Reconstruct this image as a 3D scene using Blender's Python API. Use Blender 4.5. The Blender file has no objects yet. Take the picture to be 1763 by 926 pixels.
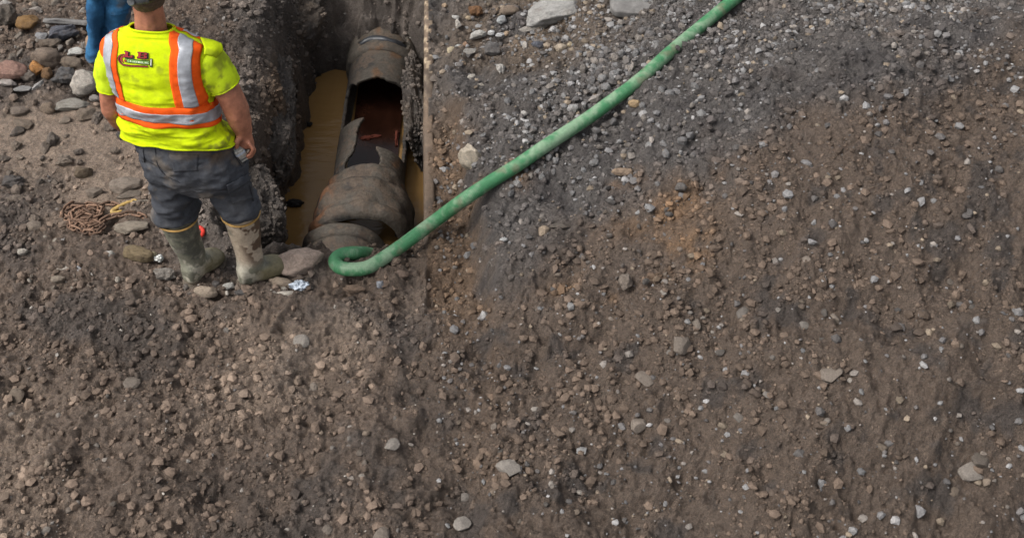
import bpy, bmesh, math, random
import numpy as np
from mathutils import Vector, Matrix

random.seed(7)
rng = np.random.default_rng(7)
R = math.radians
scene = bpy.context.scene
col = scene.collection

# ------------------------------------------------------------------ camera
F, PX, PY, PITCH, CAMZ = 2200.0, 740.0, 252.0, 42.0, 4.62   # focal length and principal point in photo pixels
FRAME_W, FRAME_H = 1763.0, 1763.0 * 537 / 1024                # the whole canvas; the photograph lies in its upper left
cam = bpy.data.objects.new('camera', bpy.data.cameras.new('camera'))
col.objects.link(cam)
cam.location = (0, 0, CAMZ)
cam.rotation_euler = (R(90 - PITCH), 0, 0)
cam.data.sensor_fit = 'HORIZONTAL'
cam.data.sensor_width = 36
cam.data.lens = 36 * F / FRAME_W
cam.data.shift_x = (FRAME_W / 2 - PX) / FRAME_W
cam.data.shift_y = -(FRAME_H / 2 - PY) / FRAME_W
cam.data.clip_start = 0.05
cam.data.clip_end = 2000
scene.camera = cam

# ------------------------------------------------------------------ sky, sun, exposure
SUN_EL, SUN_AZ = 52.0, 256.0      # azimuth clockwise from +Y (the view direction): high, from the left
world = bpy.data.worlds.new('World')
scene.world = world
world.use_nodes = True
nt = world.node_tree
nt.nodes.clear()
sky = nt.nodes.new('ShaderNodeTexSky')
sky.sky_type = 'NISHITA'
sky.sun_disc = False
sky.sun_elevation = R(SUN_EL)
sky.sun_rotation = R(SUN_AZ)
sky.air_density = 1.0
sky.dust_density = 5.0
sky.ozone_density = 1.0
bg = nt.nodes.new('ShaderNodeBackground')
bg.inputs['Strength'].default_value = 0.12
wo = nt.nodes.new('ShaderNodeOutputWorld')
hs = nt.nodes.new('ShaderNodeHueSaturation')
hs.inputs['Saturation'].default_value = 0.25     # overcast: a grey-white sky
nt.links.new(sky.outputs[0], hs.inputs['Color'])
nt.links.new(hs.outputs[0], bg.inputs[0])
nt.links.new(bg.outputs[0], wo.inputs[0])
sun = bpy.data.objects.new('sun', bpy.data.lights.new('sun', 'SUN'))
col.objects.link(sun)
sun.data.energy = 1.7
sun.data.angle = R(24)
sun.data.color = (1.0, 0.96, 0.9)
sd = Vector((math.sin(R(SUN_AZ)) * math.cos(R(SUN_EL)), math.cos(R(SUN_AZ)) * math.cos(R(SUN_EL)), math.sin(R(SUN_EL))))
sun.rotation_euler = sd.to_track_quat('Z', 'Y').to_euler()
sun.location = sd * 20
scene.view_settings.view_transform = 'Standard'
scene.view_settings.look = 'None'
scene.view_settings.exposure = 0.64
scene.view_settings.gamma = 1.0
scene.view_settings.use_curve_mapping = False
scene.render.engine = 'CYCLES'
scene.cycles.max_bounces = 6

# ------------------------------------------------------------------ layout helpers (sight lines from the camera to places)
_p = R(PITCH)
FW = np.array([0, math.cos(_p), -math.sin(_p)])
UP = np.array([0, math.sin(_p), math.cos(_p)])
RT = np.array([1.0, 0, 0])
CAM = np.array([0, 0, CAMZ])
def ray(px, py): return RT * (px - PX) / F + UP * (PY - py) / F + FW
def at(px, py, z=0.0):
    d = ray(px, py); return CAM + d * ((z - CAMZ) / d[2])
def onY(px, py, Y):
    d = ray(px, py); return CAM + d * (Y / d[1])
def depth_scale(P): return F / float((np.asarray(P) - CAM) @ FW)

# ------------------------------------------------------------------ noise
def _h(ix, iy, iz, s):
    n = (ix.astype(np.int64) * 374761393 + iy.astype(np.int64) * 668265263 + iz * 2147483647 + s * 1274126177) & 0xFFFFFFFF
    n = ((n ^ (n >> 13)) * 1274126177) & 0xFFFFFFFF
    n = ((n ^ (n >> 16)) * 2246822519) & 0xFFFFFFFF
    return ((n ^ (n >> 15)) & 0xFFFFFF) / float(0xFFFFFF)
def vn(x, y, s=0):
    xi = np.floor(x); yi = np.floor(y); u = x - xi; v = y - yi
    u = u * u * u * (u * (u * 6 - 15) + 10); v = v * v * v * (v * (v * 6 - 15) + 10)
    a = _h(xi, yi, 0, s); b = _h(xi + 1, yi, 0, s); c = _h(xi, yi + 1, 0, s); d = _h(xi + 1, yi + 1, 0, s)
    return (a + (b - a) * u + (c - a) * v + (a - b - c + d) * u * v) * 2 - 1
def fbm(x, y, f, o, s=0, g=0.5):
    r = 0; a = 1.0
    for i in range(o):
        c_, s_ = math.cos(0.7 * i + 0.3), math.sin(0.7 * i + 0.3)
        r = r + a * vn((x * c_ - y * s_) * f + 17.3 * i, (x * s_ + y * c_) * f - 9.1 * i, s + i); f *= 2.03; a *= g
    return r
def ridge(x, y, f, o, s=0, g=0.5):
    r = 0; a = 1.0
    for i in range(o):
        c_, s_ = math.cos(0.9 * i + 0.5), math.sin(0.9 * i + 0.5)
        r = r + a * (1 - 2 * np.abs(vn((x * c_ - y * s_) * f + 5.3 * i, (x * s_ + y * c_) * f - 3.1 * i, s + i))); f *= 2.07; a *= g
    return r
def worley(x, y, f, s=0):
    x = x * f; y = y * f; xi = np.floor(x); yi = np.floor(y)
    f1 = np.full(x.shape, 9.0); f2 = np.full(x.shape, 9.0); idv = np.zeros(x.shape)
    for i in (-1, 0, 1):
        for j in (-1, 0, 1):
            cx = xi + i; cy = yi + j
            dx = cx + _h(cx, cy, 0, s) - x; dy = cy + _h(cx, cy, 0, s + 1) - y
            d = np.sqrt(dx * dx + dy * dy)
            m = d < f1
            f2 = np.where(m, f1, np.minimum(f2, d)); idv = np.where(m, _h(cx, cy, 0, s + 2), idv); f1 = np.where(m, d, f1)
    return f1, f2, idv
def vn3(p, s=0):
    pi = np.floor(p); u = p - pi; u = u * u * (3 - 2 * u)
    r = 0
    for i in (0, 1):
        for j in (0, 1):
            for k in (0, 1):
                w = (u[:, 0] if i else 1 - u[:, 0]) * (u[:, 1] if j else 1 - u[:, 1]) * (u[:, 2] if k else 1 - u[:, 2])
                r = r + w * _h(pi[:, 0] + i, pi[:, 1] + j, (pi[:, 2] + k).astype(np.int64) * 91 % 10007, s)
    return r * 2 - 1
def fbm3(p, f, o, s=0, g=0.5):
    r = 0; a = 1.0
    for i in range(o):
        r = r + a * vn3(p * f + 11.7 * i, s + i); f *= 2.1; a *= g
    return r
def sstep(a, b, x):
    t = np.clip((x - a) / (b - a), 0, 1); return t * t * (3 - 2 * t)

# ------------------------------------------------------------------ mesh helpers
def mesh_np(name, V, Fc, smooth=True):
    me = bpy.data.meshes.new(name)
    V = np.ascontiguousarray(V, dtype=np.float32); Fc = np.ascontiguousarray(Fc, dtype=np.int32)
    k = Fc.shape[1]
    me.vertices.add(len(V)); me.vertices.foreach_set('co', V.ravel())
    me.loops.add(Fc.size); me.loops.foreach_set('vertex_index', Fc.ravel())
    me.polygons.add(len(Fc)); me.polygons.foreach_set('loop_start', np.arange(0, Fc.size, k, dtype=np.int32))
    me.update(calc_edges=True); me.validate()
    me.polygons.foreach_set('use_smooth', np.full(len(me.polygons), smooth, dtype=bool))
    return me
def mesh_pl(name, V, Fc, smooth=True):
    me = bpy.data.meshes.new(name)
    me.from_pydata([tuple(map(float, v)) for v in V], [], [tuple(int(i) for i in f) for f in Fc])
    me.update()
    me.polygons.foreach_set('use_smooth', np.full(len(me.polygons), smooth, dtype=bool))
    return me
def set_col(me, name, C):
    a = me.color_attributes.new(name, 'FLOAT_COLOR', 'POINT')
    C = np.asarray(C, dtype=np.float32)
    if C.shape[1] == 3: C = np.hstack([C, np.ones((len(C), 1), np.float32)])
    a.data.foreach_set('color', np.ascontiguousarray(C, dtype=np.float32).ravel())
def verts_of(me):
    a = np.empty(len(me.vertices) * 3, np.float32); me.vertices.foreach_get('co', a); return a.reshape(-1, 3).astype(float)
def normals_of(me):
    a = np.empty(len(me.vertices) * 3, np.float32); me.vertices.foreach_get('normal', a); return a.reshape(-1, 3).astype(float)
def set_verts(me, V): me.vertices.foreach_set('co', np.ascontiguousarray(V, dtype=np.float32).ravel()); me.update()
def obj(name, me, mat=None, parent=None, loc=None):
    o = bpy.data.objects.new(name, me); col.objects.link(o)
    if mat and me and not me.materials: me.materials.append(mat)
    if parent: o.parent = parent
    if loc is not None: o.location = loc
    return o
def tag(o, label=None, cat=None, group=None, kind=None):
    if label: o['label'] = label
    if cat: o['category'] = cat
    if group: o['group'] = group
    if kind: o['kind'] = kind
    return o
def thing(name, loc, label, cat, group=None):
    o = bpy.data.objects.new(name, None); col.objects.link(o); o.location = tuple(map(float, loc)); o.empty_display_size = 0.1
    return tag(o, label, cat, group)
class MB:
    def __init__(s): s.V = []; s.F = []
    def add(s, V, Fc):
        b = len(s.V); s.V += [tuple(v) for v in V]; s.F += [tuple(i + b for i in f) for f in Fc]
    def loft(s, rings, cap=True, closed=True):
        n = len(rings[0]); V = [p for r in rings for p in r]; Fc = []
        for i in range(len(rings) - 1):
            for j in range(n if closed else n - 1):
                k = (j + 1) % n
                Fc.append((i * n + j, i * n + k, (i + 1) * n + k, (i + 1) * n + j))
        if cap:
            Fc.append(tuple(range(n - 1, -1, -1))); Fc.append(tuple((len(rings) - 1) * n + j for j in range(n)))
        s.add(V, Fc)
    def capsule(s, p0, p1, r0, r1, n=14):
        p0 = np.asarray(p0, float); p1 = np.asarray(p1, float); d = p1 - p0; L = np.linalg.norm(d)
        d = d / L if L > 1e-6 else np.array([0, 0, 1.0])
        a = np.cross(d, [0, 0, 1.0] if abs(d[2]) < 0.9 else [1.0, 0, 0]); a /= np.linalg.norm(a); b = np.cross(d, a)
        rings = []
        for t in (-85, -60, -30, 0): rings.append((p0 + d * r0 * math.sin(R(t)), r0 * math.cos(R(t))))
        for t in (0, 30, 60, 85): rings.append((p1 + d * r1 * math.sin(R(t)), r1 * math.cos(R(t))))
        s.loft([[c + (a * math.cos(2 * math.pi * k / n) + b * math.sin(2 * math.pi * k / n)) * r for k in range(n)] for c, r in rings])
    def chain(s, pts, rad):
        for i in range(len(pts) - 1): s.capsule(pts[i], pts[i + 1], rad[i], rad[i + 1])
    def ellipsoid(s, c, r, n=20, m=12, rot=None):
        c = np.asarray(c, float); rings = []
        for i in range(m):
            t = -math.pi / 2 * 0.97 + math.pi * 0.97 * i / (m - 1)
            ring = [np.array([r[0] * math.cos(t) * math.cos(2 * math.pi * k / n), r[1] * math.cos(t) * math.sin(2 * math.pi * k / n), r[2] * math.sin(t)]) for k in range(n)]
            if rot is not None: ring = [np.array(rot @ Vector(q)) for q in ring]
            rings.append([c + q for q in ring])
        s.loft(rings)
    def box(s, c, h, rot=None):
        V = [np.array([sx * h[0], sy * h[1], sz * h[2]]) for sz in (-1, 1) for sx, sy in ((-1, -1), (1, -1), (1, 1), (-1, 1))]
        if rot is not None: V = [np.array(rot @ Vector(v)) for v in V]
        s.add([np.asarray(c) + v for v in V], [(3, 2, 1, 0), (4, 5, 6, 7), (0, 1, 5, 4), (1, 2, 6, 5), (2, 3, 7, 6), (3, 0, 4, 7)])
    def mesh(s, name, smooth=True): return mesh_pl(name, s.V, s.F, smooth)
def bake(me, mods):
    o = bpy.data.objects.new('temp', me); col.objects.link(o)
    for typ, kw in mods:
        m = o.modifiers.new(typ, typ)
        for k, v in kw.items(): setattr(m, k, v)
    dg = bpy.context.evaluated_depsgraph_get(); dg.update()
    r = bpy.data.meshes.new_from_object(o.evaluated_get(dg))
    bpy.data.objects.remove(o)
    r.polygons.foreach_set('use_smooth', np.ones(len(r.polygons), bool))
    return r
def remesh(mb, voxel, it=6):
    return bake(mb.mesh('raw'), [('REMESH', dict(mode='VOXEL', voxel_size=voxel, use_smooth_shade=True)), ('SMOOTH', dict(factor=0.5, iterations=it))])
def catmull(P, n):
    P = np.asarray(P, float); out = []
    Q = np.vstack([2 * P[0] - P[1], P, 2 * P[-1] - P[-2]])
    for i in range(len(P) - 1):
        a, b, c, d = Q[i:i + 4]
        for t in np.linspace(0, 1, n, endpoint=False):
            out.append(0.5 * (2 * b + (c - a) * t + (2 * a - 5 * b + 4 * c - d) * t * t + (3 * b - a - 3 * c + d) * t ** 3))
    out.append(P[-1]); return np.array(out)
def resample(P, step):
    s = np.concatenate([[0], np.cumsum(np.linalg.norm(np.diff(P, axis=0), axis=1))]); n = max(2, int(s[-1] / step) + 1)
    t = np.linspace(0, s[-1], n); return np.stack([np.interp(t, s, P[:, k]) for k in range(P.shape[1])], 1), t
def tube(P, rad, n=20, cap=True):
    P = np.asarray(P, float); T = np.gradient(P, axis=0); T /= np.linalg.norm(T, axis=1)[:, None]
    a = np.cross(T[0], [0, 0, 1.0]); a /= np.linalg.norm(a); rings = []
    for i in range(len(P)):
        a = a - T[i] * (a @ T[i]); a /= np.linalg.norm(a); b = np.cross(T[i], a)
        th = np.arange(n) * 2 * math.pi / n
        r = rad[i] if np.ndim(rad) else rad
        rings.append(P[i] + (np.cos(th)[:, None] * a + np.sin(th)[:, None] * b) * r)
    mb = MB(); mb.loft(rings, cap); return mb

# ------------------------------------------------------------------ materials
def material(name, build):
    m = bpy.data.materials.new(name); m.use_nodes = True; nt = m.node_tree; nt.nodes.clear()
    out = nt.nodes.new('ShaderNodeOutputMaterial'); b = nt.nodes.new('ShaderNodeBsdfPrincipled'); nt.links.new(b.outputs[0], out.inputs[0])
    class K: pass
    k = K(); k.nt = nt; k.b = b; k.out = out
    def node(t, **kw):
        n = nt.nodes.new(t)
        for a, v in kw.items():
            if a.startswith('_'): n.inputs[a[1:].replace('_', ' ')].default_value = v
            else: setattr(n, a, v)
        return n
    def link(a, c): nt.links.new(a, c)
    k.node = node; k.link = link
    def noise(scale, detail=4, rough=0.6, coord='Object', dist=0.0, stretch=None):
        tc = node('ShaderNodeTexCoord'); n = node('ShaderNodeTexNoise'); n.inputs['Scale'].default_value = scale
        n.inputs['Detail'].default_value = detail; n.inputs['Roughness'].default_value = rough; n.inputs['Distortion'].default_value = dist
        if stretch:
            mp = node('ShaderNodeMapping'); mp.inputs['Scale'].default_value = stretch; link(tc.outputs[coord], mp.inputs[0]); link(mp.outputs[0], n.inputs['Vector'])
        else: link(tc.outputs[coord], n.inputs['Vector'])
        return n.outputs['Fac']
    def ramp(fac, stops):
        r = node('ShaderNodeValToRGB'); e = r.color_ramp.elements
        while len(e) < len(stops): e.new(0.5)
        for q, (pos, c) in zip(e, stops):
            q.position = pos; q.color = (c, c, c, 1) if not hasattr(c, '__len__') else (*c, 1)
        link(fac, r.inputs[0]); return r.outputs[0]
    def mix(a, c, fac, mode='MIX'):
        n = node('ShaderNodeMix', data_type='RGBA', blend_type=mode)
        for s, v in ((0, fac), (6, a), (7, c)):
            if hasattr(v, 'node'): link(v, n.inputs[s])
            elif s == 0: n.inputs[s].default_value = v
            else: n.inputs[s].default_value = (*v, 1)
        return n.outputs[2]
    def bump(*hs):
        prev = None
        for h, st, d in hs:
            n = node('ShaderNodeBump'); n.inputs['Strength'].default_value = st; n.inputs['Distance'].default_value = d
            link(h, n.inputs['Height'])
            if prev: link(prev, n.inputs['Normal'])
            prev = n.outputs[0]
        link(prev, b.inputs['Normal'])
    def attr(nm): return node('ShaderNodeAttribute', attribute_name=nm).outputs['Color']
    def objcol(): return node('ShaderNodeObjectInfo').outputs['Color']
    def put(sock, v):
        if hasattr(v, 'node'): link(v, b.inputs[sock])
        else: b.inputs[sock].default_value = (*v, 1) if hasattr(v, '__len__') and len(v) == 3 else v
    k.noise, k.ramp, k.mix, k.bump, k.attr, k.objcol, k.put = noise, ramp, mix, bump, attr, objcol, put
    build(k); return m
M = {}
def _soil(k):
    c = k.attr('soil')
    c = k.mix(c, k.ramp(k.noise(38, 6, 0.7), [(0.3, 0.45), (0.7, 1.5)]), 0.75, 'MULTIPLY')
    c = k.mix(c, k.ramp(k.noise(190, 4, 0.75), [(0.34, 0.25), (0.66, 1.9)]), 0.7, 'MULTIPLY')
    k.put('Base Color', c); k.put('Roughness', k.ramp(k.noise(9, 4), [(0.38, 0.32), (0.62, 0.92)])); k.put('Specular IOR Level', 0.45)
    k.bump((k.noise(70, 5, 0.7), 1.0, 0.022), (k.noise(260, 4, 0.7), 1.0, 0.008))
M['soil'] = material('soil', _soil)
def _crumb(k):
    c = k.attr('tint'); c = k.mix(c, k.ramp(k.noise(160, 4, 0.7), [(0.3, 0.55), (0.7, 1.4)]), 0.7, 'MULTIPLY')
    k.put('Base Color', c); k.put('Roughness', 0.85); k.put('Specular IOR Level', 0.3); k.bump((k.noise(300, 4, 0.7), 0.6, 0.003))
M['crumb'] = material('crumb', _crumb)
def _stone(k):
    c = k.objcol()
    c = k.mix(c, k.ramp(k.noise(2.2, 6, 0.65, dist=0.8), [(0.3, 0.5), (0.7, 1.45)]), 0.75, 'MULTIPLY')
    c = k.mix(c, (0.15, 0.11, 0.082), k.ramp(k.noise(1.6, 5, 0.7, dist=0.4), [(0.50, 0.0), (0.70, 0.6)]))
    c = k.mix(c, k.ramp(k.noise(14, 4, 0.7), [(0.3, 0.6), (0.7, 1.35)]), 0.6, 'MULTIPLY')
    k.put('Base Color', c); k.put('Roughness', k.ramp(k.noise(3, 3), [(0.35, 0.55), (0.65, 0.9)])); k.put('Specular IOR Level', 0.35)
    k.bump((k.noise(5, 6, 0.7), 0.5, 0.2), (k.noise(22, 4, 0.7), 0.6, 0.05))
M['stone'] = material('stone', _stone)
def _water(k):
    n = k.noise(1.6, 5, 0.6, dist=0.5, stretch=(1, 0.35, 1))
    k.put('Base Color', k.ramp(n, [(0.25, (0.130, 0.074, 0.026)), (0.5, (0.178, 0.103, 0.038)), (0.75, (0.23, 0.138, 0.054))]))
    k.put('Roughness', 0.05); k.put('IOR', 1.33); k.put('Specular IOR Level', 0.4)
    k.bump((k.noise(12, 3, 0.5, stretch=(0.5, 1.6, 1)), 0.2, 0.03), (k.noise(60, 3, 0.5, stretch=(0.5, 1.6, 1)), 0.15, 0.008))
M['water'] = material('muddy_water', _water)
def _vcol(name, attrname, rough, spec=0.35, bumps=(), grain=None):
    def f(k):
        c = k.attr(attrname)
        if grain: c = k.mix(c, k.ramp(k.noise(grain[0], 5, 0.7), [(0.3, grain[1]), (0.7, grain[2])]), 0.8, 'MULTIPLY')
        k.put('Base Color', c); k.put('Roughness', rough); k.put('Specular IOR Level', spec)
        if bumps: k.bump(*[(k.noise(s, 4, 0.65), st, d) for s, st, d in bumps])
    M[name] = material(name, f)
_vcol('pipe', 'tint', 0.72, 0.35, ((30, 0.4, 0.02), (150, 0.6, 0.006)), (55, 0.5, 1.5))
_vcol('hose', 'tint', 0.55, 0.4, ((220, 0.25, 0.002),), (70, 0.75, 1.25))
_vcol('fabric', 'tint', 0.9, 0.15, ((60, 0.15, 0.01), (900, 0.4, 0.0008)), (45, 0.86, 1.12))
_vcol('denim', 'tint', 0.9, 0.15, ((70, 0.25, 0.01), (800, 0.5, 0.001)), (60, 0.75, 1.25))
_vcol('rubber', 'tint', 0.62, 0.4, ((90, 0.25, 0.004), (320, 0.3, 0.001)), (70, 0.7, 1.3))
_vcol('steel_mud', 'tint', 0.75, 0.3, ((60, 0.5, 0.008), (240, 0.6, 0.003)), (60, 0.6, 1.4))
def simple(name, c, rough=0.6, metal=0.0, spec=0.4, var=None, bumps=(), alpha=None, per_object=None):
    def f(k):
        b = c
        if var: b = k.mix(c, k.ramp(k.noise(var[0], 5, 0.65), [(0.3, var[1]), (0.7, var[2])]), 0.85, 'MULTIPLY')
        if per_object: b = k.mix(b, k.ramp(k.node('ShaderNodeObjectInfo').outputs['Random'], [(0.0, per_object[0]), (1.0, per_object[1])]), 1.0, 'MULTIPLY')
        k.put('Base Color', b); k.put('Roughness', rough); k.put('Metallic', metal); k.put('Specular IOR Level', spec)
        if bumps: k.bump(*[(k.noise(s, 4, 0.65), st, d) for s, st, d in bumps])
    M[name] = material(name, f)
simple('skin', (0.40, 0.165, 0.10), 0.55, var=(26, 0.55, 1.25), bumps=((160, 0.3, 0.003), (14, 0.2, 0.01)))
simple('hair', (0.085, 0.055, 0.04), 0.7, var=(90, 0.5, 1.7), bumps=((220, 0.8, 0.004),))
simple('tape_orange', (0.86, 0.105, 0.008), 0.8, spec=0.2, var=(30, 0.8, 1.12), bumps=((900, 0.4, 0.0008), (45, 0.2, 0.01)))
simple('tape_silver', (0.40, 0.415, 0.45), 0.42, metal=0.25, var=(24, 0.7, 1.2), bumps=((45, 0.2, 0.01),))
simple('logo_red', (0.30, 0.022, 0.03), 0.8)
simple('logo_black', (0.02, 0.018, 0.02), 0.8)
simple('logo_green', (0.12, 0.30, 0.03), 0.8)
simple('logo_white', (0.7, 0.75, 0.6), 0.8)
simple('rust', (0.155, 0.094, 0.063), 0.78, per_object=(0.35, 1.5), metal=0.2, var=(70, 0.5, 1.6), bumps=((200, 0.6, 0.002),))
simple('hook_paint', (0.42, 0.28, 0.09), 0.6, var=(60, 0.55, 1.3), bumps=((200, 0.5, 0.002),))
simple('dark_link', (0.16, 0.135, 0.11), 0.6, metal=0.4, var=(60, 0.6, 1.4))
simple('red_paint', (0.50, 0.028, 0.014), 0.45, var=(40, 0.6, 1.2))
simple('black_plastic', (0.022, 0.024, 0.028), 0.4, var=(30, 0.6, 2.0), bumps=((60, 0.3, 0.005),))
simple('grey_plastic', (0.10, 0.105, 0.11), 0.45, var=(60, 0.6, 1.5))
simple('sole_rubber', (0.075, 0.06, 0.045), 0.85, var=(60, 0.5, 1.7), bumps=((200, 0.6, 0.003),))
simple('boot_rim', (0.42, 0.25, 0.075), 0.6, var=(60, 0.6, 1.2))
simple('tan_leather', (0.23, 0.15, 0.095), 0.8, var=(50, 0.55, 1.4), bumps=((150, 0.5, 0.003),))
simple('shirt_grey', (0.16, 0.17, 0.19), 0.9, var=(30, 0.8, 1.2))
simple('hat_shell', (0.75, 0.74, 0.70), 0.35, var=(20, 0.85, 1.1))
simple('wet_black', (0.014, 0.012, 0.011), 0.35, var=(40, 0.5, 2.2), bumps=((30, 0.7, 0.02), (140, 0.7, 0.006)))
simple('rust_water', (0.016, 0.006, 0.0035), 0.2, spec=0.3, var=(6, 0.4, 1.9), bumps=((20, 0.12, 0.01),))
simple('rust_scale', (0.10, 0.02, 0.009), 0.85, var=(60, 0.4, 1.6), bumps=((90, 0.8, 0.008),))
simple('concrete', (0.165, 0.158, 0.152), 0.9, var=(26, 0.6, 1.25), bumps=((60, 0.4, 0.006), (260, 0.6, 0.002)))
simple('foil', (0.50, 0.56, 0.64), 0.3, var=(30, 0.5, 1.3))
simple('clear_case', (0.62, 0.61, 0.56), 0.22, metal=0.2, var=(90, 0.45, 1.3), bumps=((120, 0.5, 0.004),))
simple('bottle', (0.62, 0.63, 0.6), 0.25, var=(60, 0.6, 1.2), bumps=((60, 0.5, 0.01),))

# ------------------------------------------------------------------ ground: one sheet with the trench cut into it
ZW = -0.76
FOOT = np.array([(-0.42, 6.46), (-0.60, 6.49), (-0.71, 6.44), (-0.69, 6.36), (-0.76, 6.22), (-0.75, 5.97), (-0.745, 5.60), (-0.79, 5.35),
                 (-0.82, 5.07), (-0.92, 4.85), (-0.93, 4.62), (-0.62, 4.58), (-0.50, 4.62), (-0.30, 4.66), (-0.14, 4.85), (-0.05, 5.10),
                 (0.12, 5.10), (0.12, 5.60), (-0.02, 5.60), (-0.064, 5.81), (-0.146, 6.14), (-0.107, 6.40), (-0.14, 6.46)])
FOOT[:10] *= 1.0306; FOOT[14:] *= 1.0306      # (outline taken at the water line)
def trench_d(X, Y):
    d2 = np.full(X.shape, 1e9); ins = np.zeros(X.shape, bool); n = len(FOOT)
    for i in range(n):
        a = FOOT[i]; b = FOOT[(i + 1) % n]; e = b - a
        t = np.clip(((X - a[0]) * e[0] + (Y - a[1]) * e[1]) / (e @ e), 0, 1)
        d2 = np.minimum(d2, (X - a[0] - t * e[0]) ** 2 + (Y - a[1] - t * e[1]) ** 2)
        if a[1] != b[1]:
            c = ((a[1] > Y) != (b[1] > Y)) & (X < (b[0] - a[0]) * (Y - a[1]) / (b[1] - a[1]) + a[0]); ins ^= c
    d = np.sqrt(d2); return np.where(ins, -d, d)
def blob(X, Y, c, r, ang=0.0):
    ca, sa = math.cos(ang), math.sin(ang); x = X - c[0]; y = Y - c[1]
    return np.exp(-(((x * ca + y * sa) / r[0]) ** 2 + ((-x * sa + y * ca) / r[1]) ** 2))
G = lambda px, py, z=0.0: at(px, py, z)[:2]
def scarp_x(Y): return 0.20 + 0.06 * np.sin(Y * 2.1 + 0.4) - 0.16 * sstep(5.1, 5.7, Y)
SMOOTH = [(G(140, 245), (0.50, 0.24), 0.0), (G(60, 225), (0.4, 0.14), 0.1), (G(185, 330), (0.22, 0.16), 0.3)]
def smooth_mask(X, Y):
    m = 0
    for c, r, a in SMOOTH: m = m + blob(X, Y, c, r, a)
    return np.clip(m * 1.4 + 0.35 * fbm(X, Y, 4, 3, 90) * (m > 0.05), 0, 1)
def plain(X, Y):                     # the ground before the trench and the small relief
    L = 0.028 * fbm(X, Y, 1.3, 3, 3) * (1 - blob(X, Y, (-1.0, 4.2), (0.35, 0.25))) + 0.10 * sstep(5.2, 7.0, Y) + 0.05 * blob(X, Y, G(40, 110), (0.7, 0.35)) - 0.03 * sstep(4.4, 3.4, Y)
    sx = scarp_x(Y)
    rr = 0.045 * fbm(X, Y, 1.9, 3, 21) + (0.22 * sstep(3.5, 4.2, Y) * (1 - 0.75 * sstep(5.0, 5.8, Y))) * sstep(sx - 0.02, sx + 0.10, X + 0.03 * fbm(X, Y, 6, 2, 44)) + 0.28 * np.clip(X - 0.22, 0, 1.9) + 0.06 * np.clip(X - 2.1, 0, 4)
    rr = rr + 0.09 * blob(X, Y, G(800, 120), (0.28, 0.12)) - 0.07 * blob(X, Y, G(830, 160, 0.1), (0.16, 0.09), 0.5)
    return L, rr
def height(X, Y, detail=True):
    X = np.asarray(X, float); Y = np.asarray(Y, float)
    d = trench_d(X, Y)
    near = (d < 0.9)
    dw = d + np.where(near, (0.055 * fbm(X, Y, 5, 3, 31) + 0.012 * ridge(X, Y, 14, 2, 37)) * sstep(-0.08, 0.06, d), 0)
    W = 0.42 - 0.17 * sstep(5.0, 4.7, Y) + 0.15 * sstep(6.4, 6.7, Y) + 0.22 * sstep(-0.62, -0.40, X) * sstep(5.2, 4.9, Y)
    L, rr = plain(X, Y)
    rr = rr * sstep(3.2, 4.2, Y + 0.5 * np.clip(X, 0, 1.5)) + L * (1 - sstep(3.2, 4.2, Y + 0.5 * np.clip(X, 0, 1.5)))
    t = np.clip(dw / W, 0, 1)
    z = ZW - 0.16 + (L - ZW + 0.16) * (1 - (1 - t) ** (2.1 + 1.3 * sstep(-0.55, -0.75, X) * sstep(4.7, 5.0, Y)))
    st = np.abs(vn(X * 2.2 + 3, Y * 2.2, 71))
    z = z + np.where((t > 0.02) & (t < 0.98), 0.026 * np.sin(z * 38 + 2.5 * fbm(X, Y, 3, 2, 72)) * (0.4 + st), 0)
    # the mud heaped over the near pipe
    z = z - 0.05 * blob(X, Y, (-0.08, 4.30), (0.06, 0.4))
    bm_ = sstep(0.12, 0.4, t) * sstep(1.0, 0.75, t)
    if detail:
        g1, g2, _ = worley(X + 0.04 * fbm(X, Y, 9, 2, 73), Y, 9, 74)
        z = z + bm_ * (0.055 * np.sqrt(np.clip(1 - (g1 * 1.2) ** 2, 0, 1)) - 0.02 + 0.03 * ridge(X, Y, 6, 3, 75))
    right = X > -0.013
    fg = sstep(4.15, 3.75, Y)
    z = np.where(right, rr, z) + fg * (0.035 * fbm(X, Y, 2.3, 3, 81) + 0.02 * ridge(X, Y, 4.5, 2, 83))
    if detail:
        sm = np.where(right, 0, smooth_mask(X, Y))
        rough = (1 - 0.66 * sm)
        z = z + rough * (0.021 * fbm(X, Y, 7, 3, 5) + 0.013 * ridge(X, Y, 13, 3, 6)) + 0.006 * fbm(X, Y, 9, 2, 8)
        f1, f2, _ = worley(X + 0.02 * fbm(X, Y, 12, 2, 12), Y, 26, 14)
        z = z + rough * 0.022 * np.sqrt(np.clip(1 - (f1 * 1.25) ** 2, 0, 1)) * sstep(-0.3, 0.5, vn(X * 2.5, Y * 2.5, 15) + 0.25)
        f1, f2, _ = worley(X, Y, 62, 17)
        z = z + rough * 0.0115 * np.sqrt(np.clip(1 - (f1 * 1.25) ** 2, 0, 1))
        z = z + (0.35 + 0.65 * rough) * 0.005 * fbm(X, Y, 70, 2, 19) - 0.028 * rough
    return z
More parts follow.
